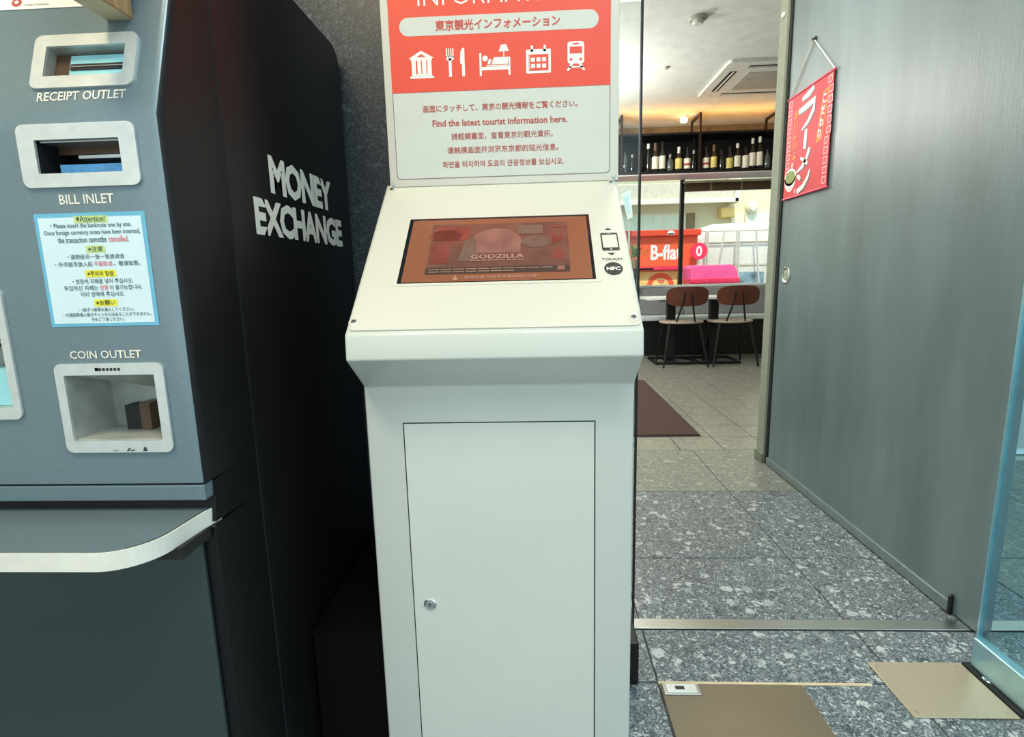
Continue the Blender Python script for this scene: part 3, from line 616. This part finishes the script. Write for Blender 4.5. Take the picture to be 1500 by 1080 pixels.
put('rod', bm_tube([(1.184, 2.722, 1.771), (1.184, 2.322, 1.771)], .0045), K['pinkred'], bn)
put('rod', bm_tube([(1.184, 2.722, 1.328), (1.184, 2.322, 1.328)], .0045), K['pinkred'], bn)
put('cord', bm_tube([(1.186, 2.716, 1.772), (1.187, 2.518, 1.952), (1.186, 2.330, 1.772)], .0022, 6), K['cord'], bn)
put('hook', bm_lathe([(.012, 0), (.012, .002), (.004, .004), (.004, .012), (.007, .014), (0, .015)], (1.192, 2.518, 1.954), 14, (-1, 0, 0)), K['blackm'], bn, True)
NB = 11
for su in (-2.706, -2.372):
    pw, pr = [], []
    for j in range(NB):
        v = 1.345+j*.0385
        if su < -2.5 and j < 2: continue
        if su > -2.5 and 5 <= j < 10: u0 = su+.012
        else: u0 = su
        pw.append(rect(u0, v, u0+.034, v+.030)); pr.append(rect(u0+.007, v+.007, u0+.027, v+.023))
    flat('border_print', cl, K['bpink'], FB_, pw, 1.5, kind='stuff'); flat('border_print', cl, K['bred'], FB_, pr, 3, kind='stuff')
    flat('border_print', cl, K['bpink'], FB_, [rect(p[0][0]+.007, p[0][1]+.006, p[0][0]+.013, p[0][1]+.010) for p in pr], 4, kind='stuff')
# katakana drawn as brush strokes, white with a dark offset
def strokes(name, m, L_, lvl, du=0, dv=0, g=0):
    polys = []
    for pts in L_:
        c = [Vector((p[0]+du, p[1]+dv)) for p in pts]; wd = [p[2]+g for p in pts]; A = []; B = []
        for i, p in enumerate(c):
            t = (c[min(i+1, len(c)-1)]-c[max(i-1, 0)]).normalized(); nn = Vector((-t.y, t.x)); A.append(tuple(p+nn*wd[i])); B.append(tuple(p-nn*wd[i]))
        for i in range(len(c)-1): polys.append([A[i], A[i+1], B[i+1], B[i]])
    flat(name, cl, m, FB_, polys, lvl)
c0 = -2.535
BR = [[(c0-.045, 1.735, .008), (c0+.010, 1.742, .013), (c0+.052, 1.756, .010)],                                    # ra, top bar
      [(c0-.070, 1.690, .010), (c0-.010, 1.694, .013), (c0+.066, 1.704, .013), (c0+.060, 1.668, .011), (c0+.020, 1.630, .009), (c0-.035, 1.606, .003)],
      [(c0+.006, 1.600, .010), (c0+.004, 1.560, .012), (c0+.002, 1.520, .011)],                                    # long bar
      [(c0+.046, 1.515, .009), (c0+.028, 1.482, .010), (c0-.010, 1.448, .009), (c0-.062, 1.430, .003)],            # me
      [(c0-.030, 1.488, .005), (c0+.006, 1.470, .009), (c0+.036, 1.452, .008)],
      [(c0-.052, 1.414, .006), (c0-.034, 1.407, .010), (c0-.020, 1.396, .007)],                                    # n
      [(c0+.062, 1.424, .004), (c0+.046, 1.394, .009), (c0+.010, 1.362, .011), (c0-.046, 1.345, .011)]]
strokes('brush_lettering', K['black'], BR, 2, .006, -.005, .001); strokes('brush_lettering', K['white'], BR, 4)
# orange box at right with vertical white characters, orange column at left
flat('orange_box', cl, K['borange'], FB_, [[(-2.440, 1.520), (-2.392, 1.528), (-2.352, 1.722), (-2.402, 1.712)]], 2)
flat('orange_box', cl, K['bred'], FB_, [[(-2.428, 1.532), (-2.400, 1.536), (-2.364, 1.710), (-2.394, 1.704)]], 3)
for i, ch in enumerate('こだわり'):
    text('small_lettering', ch, cl, K['white'], FB_, -2.398-i*.009, 1.664-i*.043, -2.372-i*.009, 1.700-i*.043, .03, 5)
for i, ch in enumerate('おいしいよ'):
    text('small_lettering', ch, cl, K['borange'], FB_, -2.646+(i % 2)*.002, 1.668-i*.044, -2.606, 1.704-i*.044, .04, 3)
bowl = [(-2.712, 1.420)] + [(-2.655+.055*math.cos(a), 1.418-.062*math.sin(a)) for a in [PI*(1-i/10) for i in range(11)]][1:-1] + [(-2.600, 1.420)]
flat('bowl_print', cl, K['white'], FB_, [bowl, ell(-2.655, 1.420, .057, .038, 24)], 2.5)
flat('bowl_print', cl, K['green'], FB_, [ell(-2.655, 1.421, .047, .028, 24)], 3.5)
flat('bowl_print', cl, K['bpink'], FB_, [rect(-2.690, 1.366, -2.620, 1.370), ell(-2.600, 1.352, .010, .012, 12), ell(-2.640, 1.470, .016, .012, 12)], 4)

# ================================================================ FLOOR FITTINGS
fp = tag(put('floor_plate', bm_box(.2885, .632, .62, 1.1880, .0004, .0022, .0008, 1), K['plate']), 'brown metal plate let into the floor right of the kiosk', 'floor plate')
fs = thing('floor_socket', 'small steel floor box with a dark slot beside the kiosk', 'floor socket', (.335, 1.172, .002))
put('frame', bm_box(.292, .380, 1.152, 1.1870, .0022, .0050, .001, 1), K['steel'], fs); put('lid', bm_box(.300, .372, 1.156, 1.1835, .0048, .0068, .0008, 1), K['frameplate'], fs)
put('slot', bm_box(.3215, .3435, 1.165, 1.176, .0066, .0073), K['black'], fs)
fh = thing('floor_hinge_plate', 'brushed steel pivot cover plate on the floor under the glass door', 'floor plate', (.93, 1.12, 0))
put('cover', bm_box(.833, 1.062, 1.094, 1.270, .0004, .0040, .0010, 1), K['bronze'], fh)
for x, y in ((.848, 1.108), (.848, 1.255), (1.045, 1.108), (1.045, 1.255)): put('screw', bm_lathe([(.003, 0), (.003, .0006), (0, .0006)], (x, y, .0040), 12), K['steel'], fh)
put('pivot', bm_lathe([(.017, 0), (.017, .004), (.013, .006), (0, .006)], (1.085, 1.205, .0040), 18), K['chrome'], fh, True)
put('pivot_shoe', bm_box(1.064, 1.092, 1.096, 1.268, .0004, .0085, .001, 1), K['gap'], fh)
pb = thing('black_cable_box', 'small black box on the floor behind the kiosk right side', 'box', (.22, 1.22, 0))
put('case', bm_box(.12, .2365, 1.185, 1.29, 0.0, .115, .004, 2), K['blackm'], pb); put('cable', bm_tube([(.20, 1.29, .05), (.20, 1.34, .04), (.12, 1.36, .01), (-.05, 1.36, .006)], .004), K['black'], pb, True)
fb = thing('floor_gap_shade', 'low black block added for the shade on the floor between money changer and kiosk', 'shade block', (-.385, 1.15, 0))
put('shade_body', bm_box(-.462, -.306, .96, 1.395, 0, .30, .004, 2), K['gap_shade'], fb); put('shade_lid', bm_box(-.464, -.304, .958, 1.397, .30, .302, .001, 1), K['gap_shade'], fb)  # black block put in to stand for the shade in this gap
mt = thing('door_mat', 'dark brown carpet mat on the restaurant floor near the passage', 'mat', (.6, 4.1, 0))
put('pile', bm_box(.165, .990, 3.262, 5.02, .0005, .0090, .002, 1), K['mat_'], mt); put('edging', bm_box(.150, 1.003, 3.247, 5.035, .0002, .0050, .001, 1), K['matedge'], mt)
# steel bars added beyond the glass door to imitate reflections in it
hr = thing('steel_reflection_bars', 'low steel bars added for the reflections in the glass door at the right edge', 'reflection_bars', (1.9, 1.6, 0))
for z, r in ((.655, .014), (.615, .010), (.44, .012)): put('rail', bm_tube([(1.38, 1.62, z), (2.8, 1.62, z)], r), K['steel'], hr, True)
for x in (1.38, 2.1, 2.8): put('post', bm_tube([(x, 1.62, 0), (x, 1.62, .66)], .016), K['steel'], hr, True)

# ================================================================ RESTAURANT FURNITURE
def chair(x, y, label, face=0):
    c = thing('dining_chair', label, 'chair', (x, y, 0), 'walnut chairs at the window table')
    # backrest: a bent oval shell toward the camera, seat beyond
    def shell(cx, cy, cz, w, h, t, curve, tilt):
        bm = bmesh.new(); n, m_ = 24, 6; A = []
        for s_ in (0, 1):
            ringv = []
            for kx in range(m_+1):
                q = kx/m_; row = []
                for a in range(n):
                    th_ = 2*PI*a/n; ex = .62
                    px_ = abs(math.cos(th_))**ex*math.copysign(1, math.cos(th_))*w/2*q; pz = abs(math.sin(th_))**ex*math.copysign(1, math.sin(th_))*h/2*q
                    row.append(bm.verts.new((cx+px_, cy+s_*t-curve*(1-(px_/(w/2))**2)+tilt*pz, cz+pz)))
                ringv.append(row)
            A.append(ringv)
        for s_ in (0, 1):
            for kx in range(1, m_):
                for a in range(n): bm.faces.new((A[s_][kx][a], A[s_][kx][(a+1) % n], A[s_][kx+1][(a+1) % n], A[s_][kx+1][a]))
            bm.faces.new(A[s_][1])
        for a in range(n): bm.faces.new((A[0][m_][a], A[0][m_][(a+1) % n], A[1][m_][(a+1) % n], A[1][m_][a]))
        for r in (A[0][0], A[1][0]):
            for v in r: bm.verts.remove(v)
        return bm
    put('backrest', shell(x, y+.02, .752, .435, .205, .014, .035, -.10), K['seatwood'], c, True)
    P = [(x+p, y+.24+q) for p, q in ell(0, 0, .235, .215, 28)]
    b = bm_prism(P, 'z', .462, .482); bmesh.ops.bevel(b, geom=[e for e in b.edges if abs(e.verts[0].co.z-e.verts[1].co.z) < 1e-5], offset=.006, segments=2, affect='EDGES', profile=.5)
    put('seat', b, K['seatpale'], c, True, label='pale worn seat')
    for s_ in (-1, 1):
        put('back_support', bm_tube([(x+s_*.035, y-.012, .79), (x+s_*.045, y-.010, .70), (x+s_*.10, y+.06, .47)], .0095, 8), K['blackm'], c, True)
        put('leg', bm_tube([(x+s_*.155, y+.09, .462), (x+s_*.235, y+.0, .0)], .017, 10, r2=.010), K['blackm'], c, True)
        put('leg', bm_tube([(x+s_*.155, y+.38, .462), (x+s_*.215, y+.455, .0)], .017, 10, r2=.010), K['blackm'], c, True)
    put('seat_frame', bm_box(x-.17, x+.17, y+.08, y+.39, .440, .461, .004, 1), K['blackm'], c)
chair(1.575, 5.70, 'left one of the two walnut-backed chairs at the window table')
chair(2.095, 5.70, 'right one of the two walnut-backed chairs, next to the wall end')
tb = thing('dining_table', 'white-topped table with two black pedestals in front of the window bench', 'table', (1.77, 6.12, 0))
b = bm_box(1.20, 2.33, 5.88, 6.36, .708, .735, .004, 2); put('table_top', b, K['tabletop'], tb, True)
put('under_frame', bm_box(1.36, 2.17, 6.00, 6.24, .690, .708), K['blackm'], tb)
for x in (1.50, 1.97):
    pd = put('pedestal', bm_box(x-.045, x+.045, 6.06, 6.14, .03, .690, .004, 1), K['blackm'], tb)
    put('foot', ring_bm := bm_tube([(x-.19, 5.90, .018), (x+.24, 5.90, .018), (x+.24, 6.32, .018), (x-.19, 6.32, .018)], .016, 8, closed=True), K['blackm'], tb)
    put('foot_bar', bm_box(x-.05, x+.05, 5.90, 6.32, .006, .030), K['blackm'], tb)
bc = thing('window_bench', 'long built-in bench with pale seat and grey back under the window', 'bench', (1.2, 6.8, 0))
put('base', bm_box(-1.6, 4.15, 6.60, 6.96, 0, .425), K['blackm'], bc, label='black bench base')
for i in range(5):
    x0 = -1.6+i*1.15; put('seat_cushion', bm_box(x0+.002, x0+1.148, 6.56, 6.88, .427, .478, .012, 3), K['seatc'], bc, True)
    put('back_cushion', bm_box(x0+.002, x0+1.148, 6.86, 6.962, .480, .812, .016, 3), K['cushion'], bc, True)

# hanging shelf with bottles
sf = thing('hanging_bottle_shelf', 'black bottle shelf hung from the ceiling over the window', 'shelf', (1.8, 6.58, 2.10))
put('bottom_board', bm_box(.2, 3.9, 6.40, 6.77, 2.098, 2.128, .002, 1), K['blackm'], sf)
put('underside_panel', bm_box(.2, 3.9, 6.405, 6.765, 2.084, 2.098), K['ledge'], sf, label='pale underside of the shelf')
put('back_panel', bm_box(.2, 3.9, 6.745, 6.77, 2.128, 2.532), K['blackm'], sf)
put('top_board', bm_box(.2, 3.9, 6.402, 6.77, 2.510, 2.532), K['blackm'], sf)
for x in (.2, 1.83, 3.88): put('divider', bm_box(x, x+.02, 6.60, 6.745, 2.128, 2.51), K['blackm'], sf)
for x in (.985, 1.85, 2.70):
    bm = bmesh.new()
    bm_box(x-.012, x+.012, 6.405, 6.429, 2.128, 2.735, bm=bm); bm_box(x-.012, x+.012, 6.741, 6.765, 2.533, 2.735, bm=bm); bm_box(x-.012, x+.012, 6.429, 6.741, 2.711, 2.735, bm=bm)
    put('hanger_frame', bm, K['brownm'], sf)
lb = put('light_strip', bm_box(.4, 3.8, 6.70, 6.72, 2.533, 2.545), K['led'], sf, label='warm light strip on top of the shelf')
area('shelf_strip_light', (2.0, 6.43, 2.55), 3.0, 5.5, (1.0, .42, .08), (PI+.45, 0, 0), .05)
cb = thing('ceiling_spot', 'small glowing warm ceiling lamp above the bottle shelf', 'lamp', (1.71, 6.58, 2.75))
put('holder', bm_lathe([(.05, 0), (.05, -.012), (.035, -.03), (0, -.03)], (1.71, 6.58, 2.75), 20), K['acwhite'], cb, True)
put('lens', bm_lathe([(.038, -.03), (.040, -.05), (.030, -.07), (0, -.078)], (1.71, 6.58, 2.75), 20), K['bulb'], cb, True)
def bottle(x, h, glass, cap, lab, label, style='round', band=None, neckfoil=.25, lh=(.10, .52)):
    t = thing('bottle', label, 'bottle', (x, 6.47, 2.128), 'bottles on the hanging shelf'); y = 6.47; z = 2.128
    r = .036
    if style == 'square': pr = [(r*.8, 0), (r, .008), (r, h*.60), (r*.85, h*.66), (.014, h*.72), (.013, h*.86), (0, h*.86)]
    elif style == 'slim': r = .028; pr = [(r*.9, 0), (r, .006), (r, h*.50), (r*.6, h*.68), (.012, h*.80), (.011, h*.9), (0, h*.9)]
    else: pr = [(r*.9, 0), (r, .006), (r, h*.56), (r*.8, h*.64), (.016, h*.74), (.013, h*.88), (0, h*.88)]
    put('glass', bm_lathe(pr, (x, y, z), 18 if style != 'square' else 4), glass, t, style != 'square')
    nz = h*(1-neckfoil)
    put('cap', bm_lathe([(.0165, nz), (.0165, h-.004), (.014, h), (0, h)], (x, y, z), 14), cap, t, True)
    if lab:
        if style == 'square': a0 = -PI/4
        put('label', bm_lathe([(r+.0008, h*lh[0]), (r+.0008, h*lh[1]), (r-.004, h*lh[1])], (x, y, z), 18 if style != 'square' else 4), lab, t, style != 'square')
        if band: put('label_band', bm_lathe([(r+.0014, h*(lh[0]+.13)), (r+.0014, h*(lh[0]+.21)), (r-.004, h*(lh[0]+.21))], (x, y, z), 18), band, t, True)
B = [(1.03, .275, 'bc', 'capr', None, 'tall smoky glass bottle without label, leftmost on the shelf', 'round'),
     (1.115, .20, 'bk', 'silver', None, 'small black bottle with silver cap, second from the left', 'slim'),
     (1.205, .24, 'bk', 'capr', None, 'plain black bottle with dark cap, third from the left', 'round'),
     (1.295, .31, 'bk', 'capw', None, 'tall black bottle with tiny white cap beside the glass seal line', 'slim'),
     (1.373, .315, 'bb', 'capt', 'lw', 'brown bottle with cream label and tan neck, left of the green one', 'round'),
     (1.452, .33, 'bg', 'capr', 'lw', 'tall green bottle with white label and dark cap', 'round'),
     (1.540, .19, 'bc', 'silver', None, 'short clear bottle with silver cap between white and yellow labels', 'round'),
     (1.636, .265, 'bb', 'capw', 'ly', 'brown bottle with yellow label and long white neck foil', 'round'),
     (1.732, .26, 'bk', 'capr', 'lw', 'dark bottle with white and red label, left of the centre hanger', 'round'),
     (1.802, .225, 'bk', 'silver', None, 'slim black bottle with silver ball cap at the centre hanger', 'slim'),
     (1.940, .26, 'bk', 'capr', 'lw', 'dark bottle with white and red label, right of the centre hanger', 'round'),
     (2.026, .275, 'bb', 'capt', 'ly', 'brown bottle with yellow label and tan neck foil', 'round'),
     (2.112, .22, 'bk', 'capr', None, 'plain dark bottle between the two yellow labels', 'slim'),
     (2.201, .25, 'bk', 'capr', 'ly', 'dark bottle with big square yellow label', 'round'),
     (2.286, .28, 'bk', 'capw', 'lw', 'dark bottle with white label and round white cap', 'round'),
     (2.377, .235, 'bk', 'capr', 'lw', 'dark bottle wholly wrapped in a tall white label', 'round'),
     (2.452, .33, 'bk', 'capw', 'lw', 'tall dark bottle with white label and pointed white cap', 'round'),
     (2.530, .345, 'bk', 'capw', 'lw', 'tallest bottle with white label, cap and small lower label', 'round'),
     (2.618, .21, 'bc', 'capr', None, 'short smoky clear bottle at the right beside the wall end', 'round')]
for i, (x, h, g, c_, l_, lab, sty) in enumerate(B):
    bottle(x, h, K[g], K[c_], K[l_] if l_ else None, lab, sty, K['lr'] if i in (8, 10) else None, .30 if i in (4, 7, 11) else .18, (.06, .62) if i == 15 else ((.06, .50) if i == 13 else (.10, .52)))
# plant on tray
pt = thing('plant_tray', 'black bracket tray carrying a leafy plant left of the window', 'tray', (1.28, 6.75, 1.04))
put('tray', bm_box(1.10, 1.42, 6.66, 6.80, 1.036, 1.058, .003, 1), K['blackm'], pt); put('post', bm_box(1.20, 1.23, 6.72, 6.75, .812, 1.036), K['blackm'], pt)
pp = thing('potted_plant', 'small leafy plant in a brown pot on the black tray', 'plant', (1.205, 6.73, 1.058))
put('pot', bm_lathe([(.028, 0), (.040, .10), (.042, .11), (.036, .11), (.034, .10), (0, .10)], (1.205, 6.73, 1.058), 16), K['walltan'], pp, True)
bm = bmesh.new()
for i in range(70):
    a = random.uniform(0, 2*PI); el = random.uniform(.3, 1.4); L_ = random.uniform(.06, .20)
    base = Vector((1.205, 6.73, 1.165)); d = Vector((math.cos(a)*math.cos(el), math.sin(a)*math.cos(el), math.sin(el))); tip = base+d*L_*1.2
    s_ = d.cross(ZA).normalized()*.014; mid = base+d*L_*.95+s_*0; q = [tip, mid+s_, base+d*L_*.6, mid-s_]
    bm.faces.new([bm.verts.new(p) for p in q])
put('foliage', bm, K['leaf'], pp, kind='stuff')

# ceiling fittings
ac = thing('ceiling_air_conditioner', 'white ceiling cassette air conditioner near the wall end', 'air conditioner', (2.13, 5.42, 2.75))
x0, x1, y0, y1 = 1.655, 2.60, 4.955, 5.880
FC = Frame((0, 0, 2.75), XA, -YA)   # normal looks down
slab('housing', ac, K['acwhite'], FC, rrect(x0, -y1, x1, -y0, .03), -.0, .028, .006)
slab('intake_grille', ac, K['acgrey'], FC, rrect(x0+.24, -y1+.24, x1-.24, -y0-.24, .01), .027, .034, .003)
gr = ac.children[-1]
for nm, r in (('left', (x0+.075, -y1+.20, x0+.135, -y0-.20)), ('right', (x1-.135, -y1+.20, x1-.075, -y0-.20)), ('near', (x0+.20, -y0-.135, x1-.20, -y0-.075)), ('far', (x0+.20, -y1+.075, x1-.20, -y1+.135))):
    s_ = slab('air_slot', ac, K['gap'], FC, rect(*r), .026, .0295)
    u0, v0, u1, v1 = r
    if u1-u0 < .1: slab('vane', s_, K['acwhite'], FC, rect(u0+.026, v0+.005, u0+.036, v1-.005), .0292, .036)
    else: slab('vane', s_, K['acwhite'], FC, rect(u0+.005, v0+.026, u1-.005, v0+.036), .0292, .036)
sd = thing('smoke_detector', 'round pale smoke detector on the restaurant ceiling', 'smoke detector', (1.16, 4.16, 2.75))
put('base', bm_lathe([(.062, 0), (.062, -.012), (.055, -.02), (0, -.02)], (1.16, 4.16, 2.75), 24), K['acgrey'], sd, True)
put('sensor_head', bm_lathe([(.035, -.018), (.038, -.038), (.028, -.048), (0, -.048)], (1.16, 4.16, 2.75), 20), K['acwhite'], sd, True)
tag(put('ceiling_sensor', bm_lathe([(.022, 0), (.022, -.008), (.012, -.018), (0, -.018)], (1.155, 5.07, 2.75), 16), K['acgrey'], None, True), 'tiny round sensor on the ceiling beyond the smoke detector', 'sensor')
tag(put('wall_sensor', bm_lathe([(.012, 0), (.012, .006), (.006, .010), (0, .010)], (1.175, 2.80, 2.17), 14, (-1, 0, 0)), K['white'], None, True), 'tiny white button high on the wall end', 'button')

# ================================================================ STREET
struct('ground', bm_box(-12, 22, 7.13, 20, -.15, -.02), K['asphalt'], label='grey street outside the window')
struct('ground', bm_box(3.42, 22, -12, 2.70, -.15, -.02), K['asphalt'])
struct('ground', bm_box(-12, 3.4, -14, -1.92, -.15, -.02), K['asphalt'])
bd = thing('street_building', 'cream building with mint curtained windows across the street', 'building', (3, 13, 0))
put('wall', bm_box(-8, 14, 13.0, 13.4, -.05, 7.5), K['bldg'], bd)
put('canopy', bm_box(-2, 4.42, 12.55, 13.0, 2.58, 2.95, .01, 1), K['bldggrey'], bd, label='beige canopy box'); put('canopy_rail', bm_box(-2, 4.5, 12.50, 12.55, 2.50, 2.60, .01, 1), K['bldglight'], bd)
put('canopy_post', bm_box(4.42, 4.52, 12.50, 13.0, 2.50, 3.2), K['bldglight'], bd)
put('upper_band', bm_box(-8, 14, 12.9, 13.0, 3.2, 3.6), K['bldglight'], bd)
def bwin(xa, xb, za, zb, n):
    f = put('window_frame', bm_box(xa-.04, xb+.04, 12.96, 13.0, za-.05, zb+.05), K['bldglight'], bd)
    wd = (xb-xa)/n
    for i in range(n): put('curtain', bm_box(xa+i*wd+.02, xa+(i+1)*wd-.02, 12.95, 12.97, za, zb), K['curtain'], f)
bwin(1.9, 3.45, 1.75, 2.30, 3); put('shutter', bm_box(3.48, 3.68, 12.94, 12.99, 1.7, 2.34), K['walltan'], bd); bwin(4.86, 6.5, 1.55, 2.28, 4)
put('meter_box', bm_box(4.21, 4.50, 12.75, 13.0, 2.20, 2.42, .01, 1), K['syellow'], bd); put('lamp_cover', bm_lathe([(.13, 0), (.13, .10), (.08, .16), (0, .16)], (4.95, 12.99, 2.42), 16, (0, -1, 0)), K['bldglight'], bd, True)
dd = put('side_door', bm_box(4.50, 4.78, 12.94, 13.0, .1, 2.30), K['bldglight'], bd)
flat('yellow_sticker', dd, K['yellow'], Frame((0, 12.939, 0), XA, ZA), [ell(4.63, 2.02, .07, .06, 14)], 2)
# orange stall
stl = thing('food_stall', 'orange food stall with white B-flat lettering outside the window', 'stall', (1.9, 9.9, 0))
b = bm_box(.7, 2.765, 9.52, 10.3, 1.10, 1.615, .01, 1); put('sign_box', b, K['orange'], stl); put('roof_ledge', bm_box(.6, 2.80, 9.44, 10.35, 1.612, 1.715, .01, 1), K['orange2'], stl)
put('counter', bm_box(.8, 2.70, 9.60, 10.2, -.02, 1.04, .01, 1), K['syellow'], stl); put('counter_rail', bm_box(.7, 2.76, 9.50, 10.3, 1.04, 1.10, .01, 1), K['pinkred'], stl)
FO = Frame((0, 9.519, 0), XA, ZA); FO2 = Frame((0, 9.599, 0), XA, ZA)
text('lettering', 'B-flat', stl, K['white'], FO, 1.975, 1.215, 2.50, 1.475, .03, 4)
flat('emblem', stl, K['white'], Frame((0, 9.439, 0), XA, ZA), [ell(2.29, 1.662, .06, .04, 12), rect(2.23, 1.63, 2.35, 1.655)], 4)
def arch(r0, r1, cx, cz, sy=1):
    n = 16; return [[(cx+r0*math.cos(PI*i/n), cz+r0*sy*math.sin(PI*i/n)), (cx+r1*math.cos(PI*i/n), cz+r1*sy*math.sin(PI*i/n)), (cx+r1*math.cos(PI*(i+1)/n), cz+r1*sy*math.sin(PI*(i+1)/n)), (cx+r0*math.cos(PI*(i+1)/n), cz+r0*sy*math.sin(PI*(i+1)/n))] for i in range(n)]
flat('arch_print', stl, K['orange'], FO2, arch(.15, .235, 2.17, .765), 4); flat('arch_print', stl, K['pinkred'], FO2, [rect(2.12, .85, 2.24, .87), rect(2.14, .82, 2.22, .835)], 5)
sg = thing('round_pink_sign', 'round pink sign with a white ring beside the orange stall', 'sign', (2.76, 9.4, 0))
put('disc', bm_lathe([(.14, 0), (.14, .03), (0, .03)], (2.755, 9.42, 1.345), 24, (0, -1, 0)), K['pinkred'], sg); put('post', bm_tube([(2.755, 9.45, -.02), (2.755, 9.45, 1.3)], .02), K['pole'], sg)
ring('ring_mark', sg, K['white'], Frame((0, 9.389, 0), XA, ZA), ell(2.755, 1.345, .05, .085), ell(2.755, 1.345, .02, .05), .0, .002)
pc = thing('pink_cart', 'magenta rounded plastic cart parked outside the window', 'cart', (2.82, 9.0, 0))
b = bm_prism([(2.45, .02), (2.45, 1.064), (2.49, 1.106), (3.08, 1.106), (3.16, 1.055), (3.20, .926), (3.20, .02)], 'y', 8.75, 9.25); bmesh.ops.bevel(b, geom=b.edges[:], offset=.02, segments=2, affect='EDGES', profile=.5)
put('body', b, K['pink'], pc, True); put('bumper', bm_box(2.438, 3.215, 8.73, 9.27, .816, .89, .01, 2), K['pinkred'], pc, True)
for x in (2.6, 3.05): put('wheel', bm_lathe([(.10, -.03), (.10, .03), (0, .03)], (x, 8.77, .08), 18, (0, -1, 0)), K['blackm'], pc, True)
vn = thing('parked_van', 'white van parked behind the pink cart', 'van', (4.2, 10.9, 0))
b = bm_prism([(2.95, .35), (2.92, 1.15), (3.02, 1.62), (3.25, 1.86), (6.3, 1.90), (6.4, 1.2), (6.4, .35)], 'y', 10.3, 11.9); bmesh.ops.bevel(b, geom=b.edges[:], offset=.06, segments=3, affect='EDGES', profile=.5)
put('body', b, K['van'], vn, True); put('waist_line', bm_box(3.0, 6.38, 10.285, 10.305, 1.10, 1.13), K['bldggrey'], vn)
put('window', bm_box(3.76, 4.22, 10.285, 10.31, .70, .98, .01, 1), K['vanwin'], vn); put('roof_line', bm_box(3.1, 6.3, 10.285, 10.31, 1.52, 1.54), K['bldggrey'], vn)
for x in (3.6, 5.7):
    wv = put('wheel', bm_lathe([(.30, -.09), (.32, 0), (.30, .09), (.18, .10), (0, .10)], (x, 10.36, .30), 24, (0, -1, 0)), K['blackm'], vn, True)
pr_ = thing('pole_barrier', 'leaning pale steel poles standing before the white van', 'barrier', (3.5, 9.9, 0))
for xa, xb in ((3.09, 3.09), (3.13, 3.13), (3.18, 3.42), (3.66, 3.64), (3.72, 3.68), (4.15, 3.98), (4.27, 4.27), (4.33, 4.30), (4.42, 4.68)):
    put('pole', bm_tube([(xa, 10.15, -.02), (xb, 10.15, 1.72)], .016, 8), K['pole'], pr_, True)
put('top_rail', bm_tube([(2.9, 10.15, 1.72), (5.0, 10.15, 1.72)], .012, 8), K['pole'], pr_, True)
fsn = thing('standing_banner', 'white folded banner on a pole left of the orange stall', 'banner', (1.52, 9.2, 0))
b = bm_prism([(1.43, 2.30), (1.58, 2.36), (1.62, 1.92), (1.54, 1.88)], 'y', 9.28, 9.30); put('cloth', b, K['white'], fsn); b = bm_prism([(1.47, 2.25), (1.55, 2.29), (1.58, 2.0), (1.54, 1.98)], 'y', 9.274, 9.281); put('print', b, K['labelwhite'], fsn)
put('pole', bm_tube([(1.565, 9.31, -.02), (1.57, 9.31, 2.38)], .015), K['pole'], fsn, True)
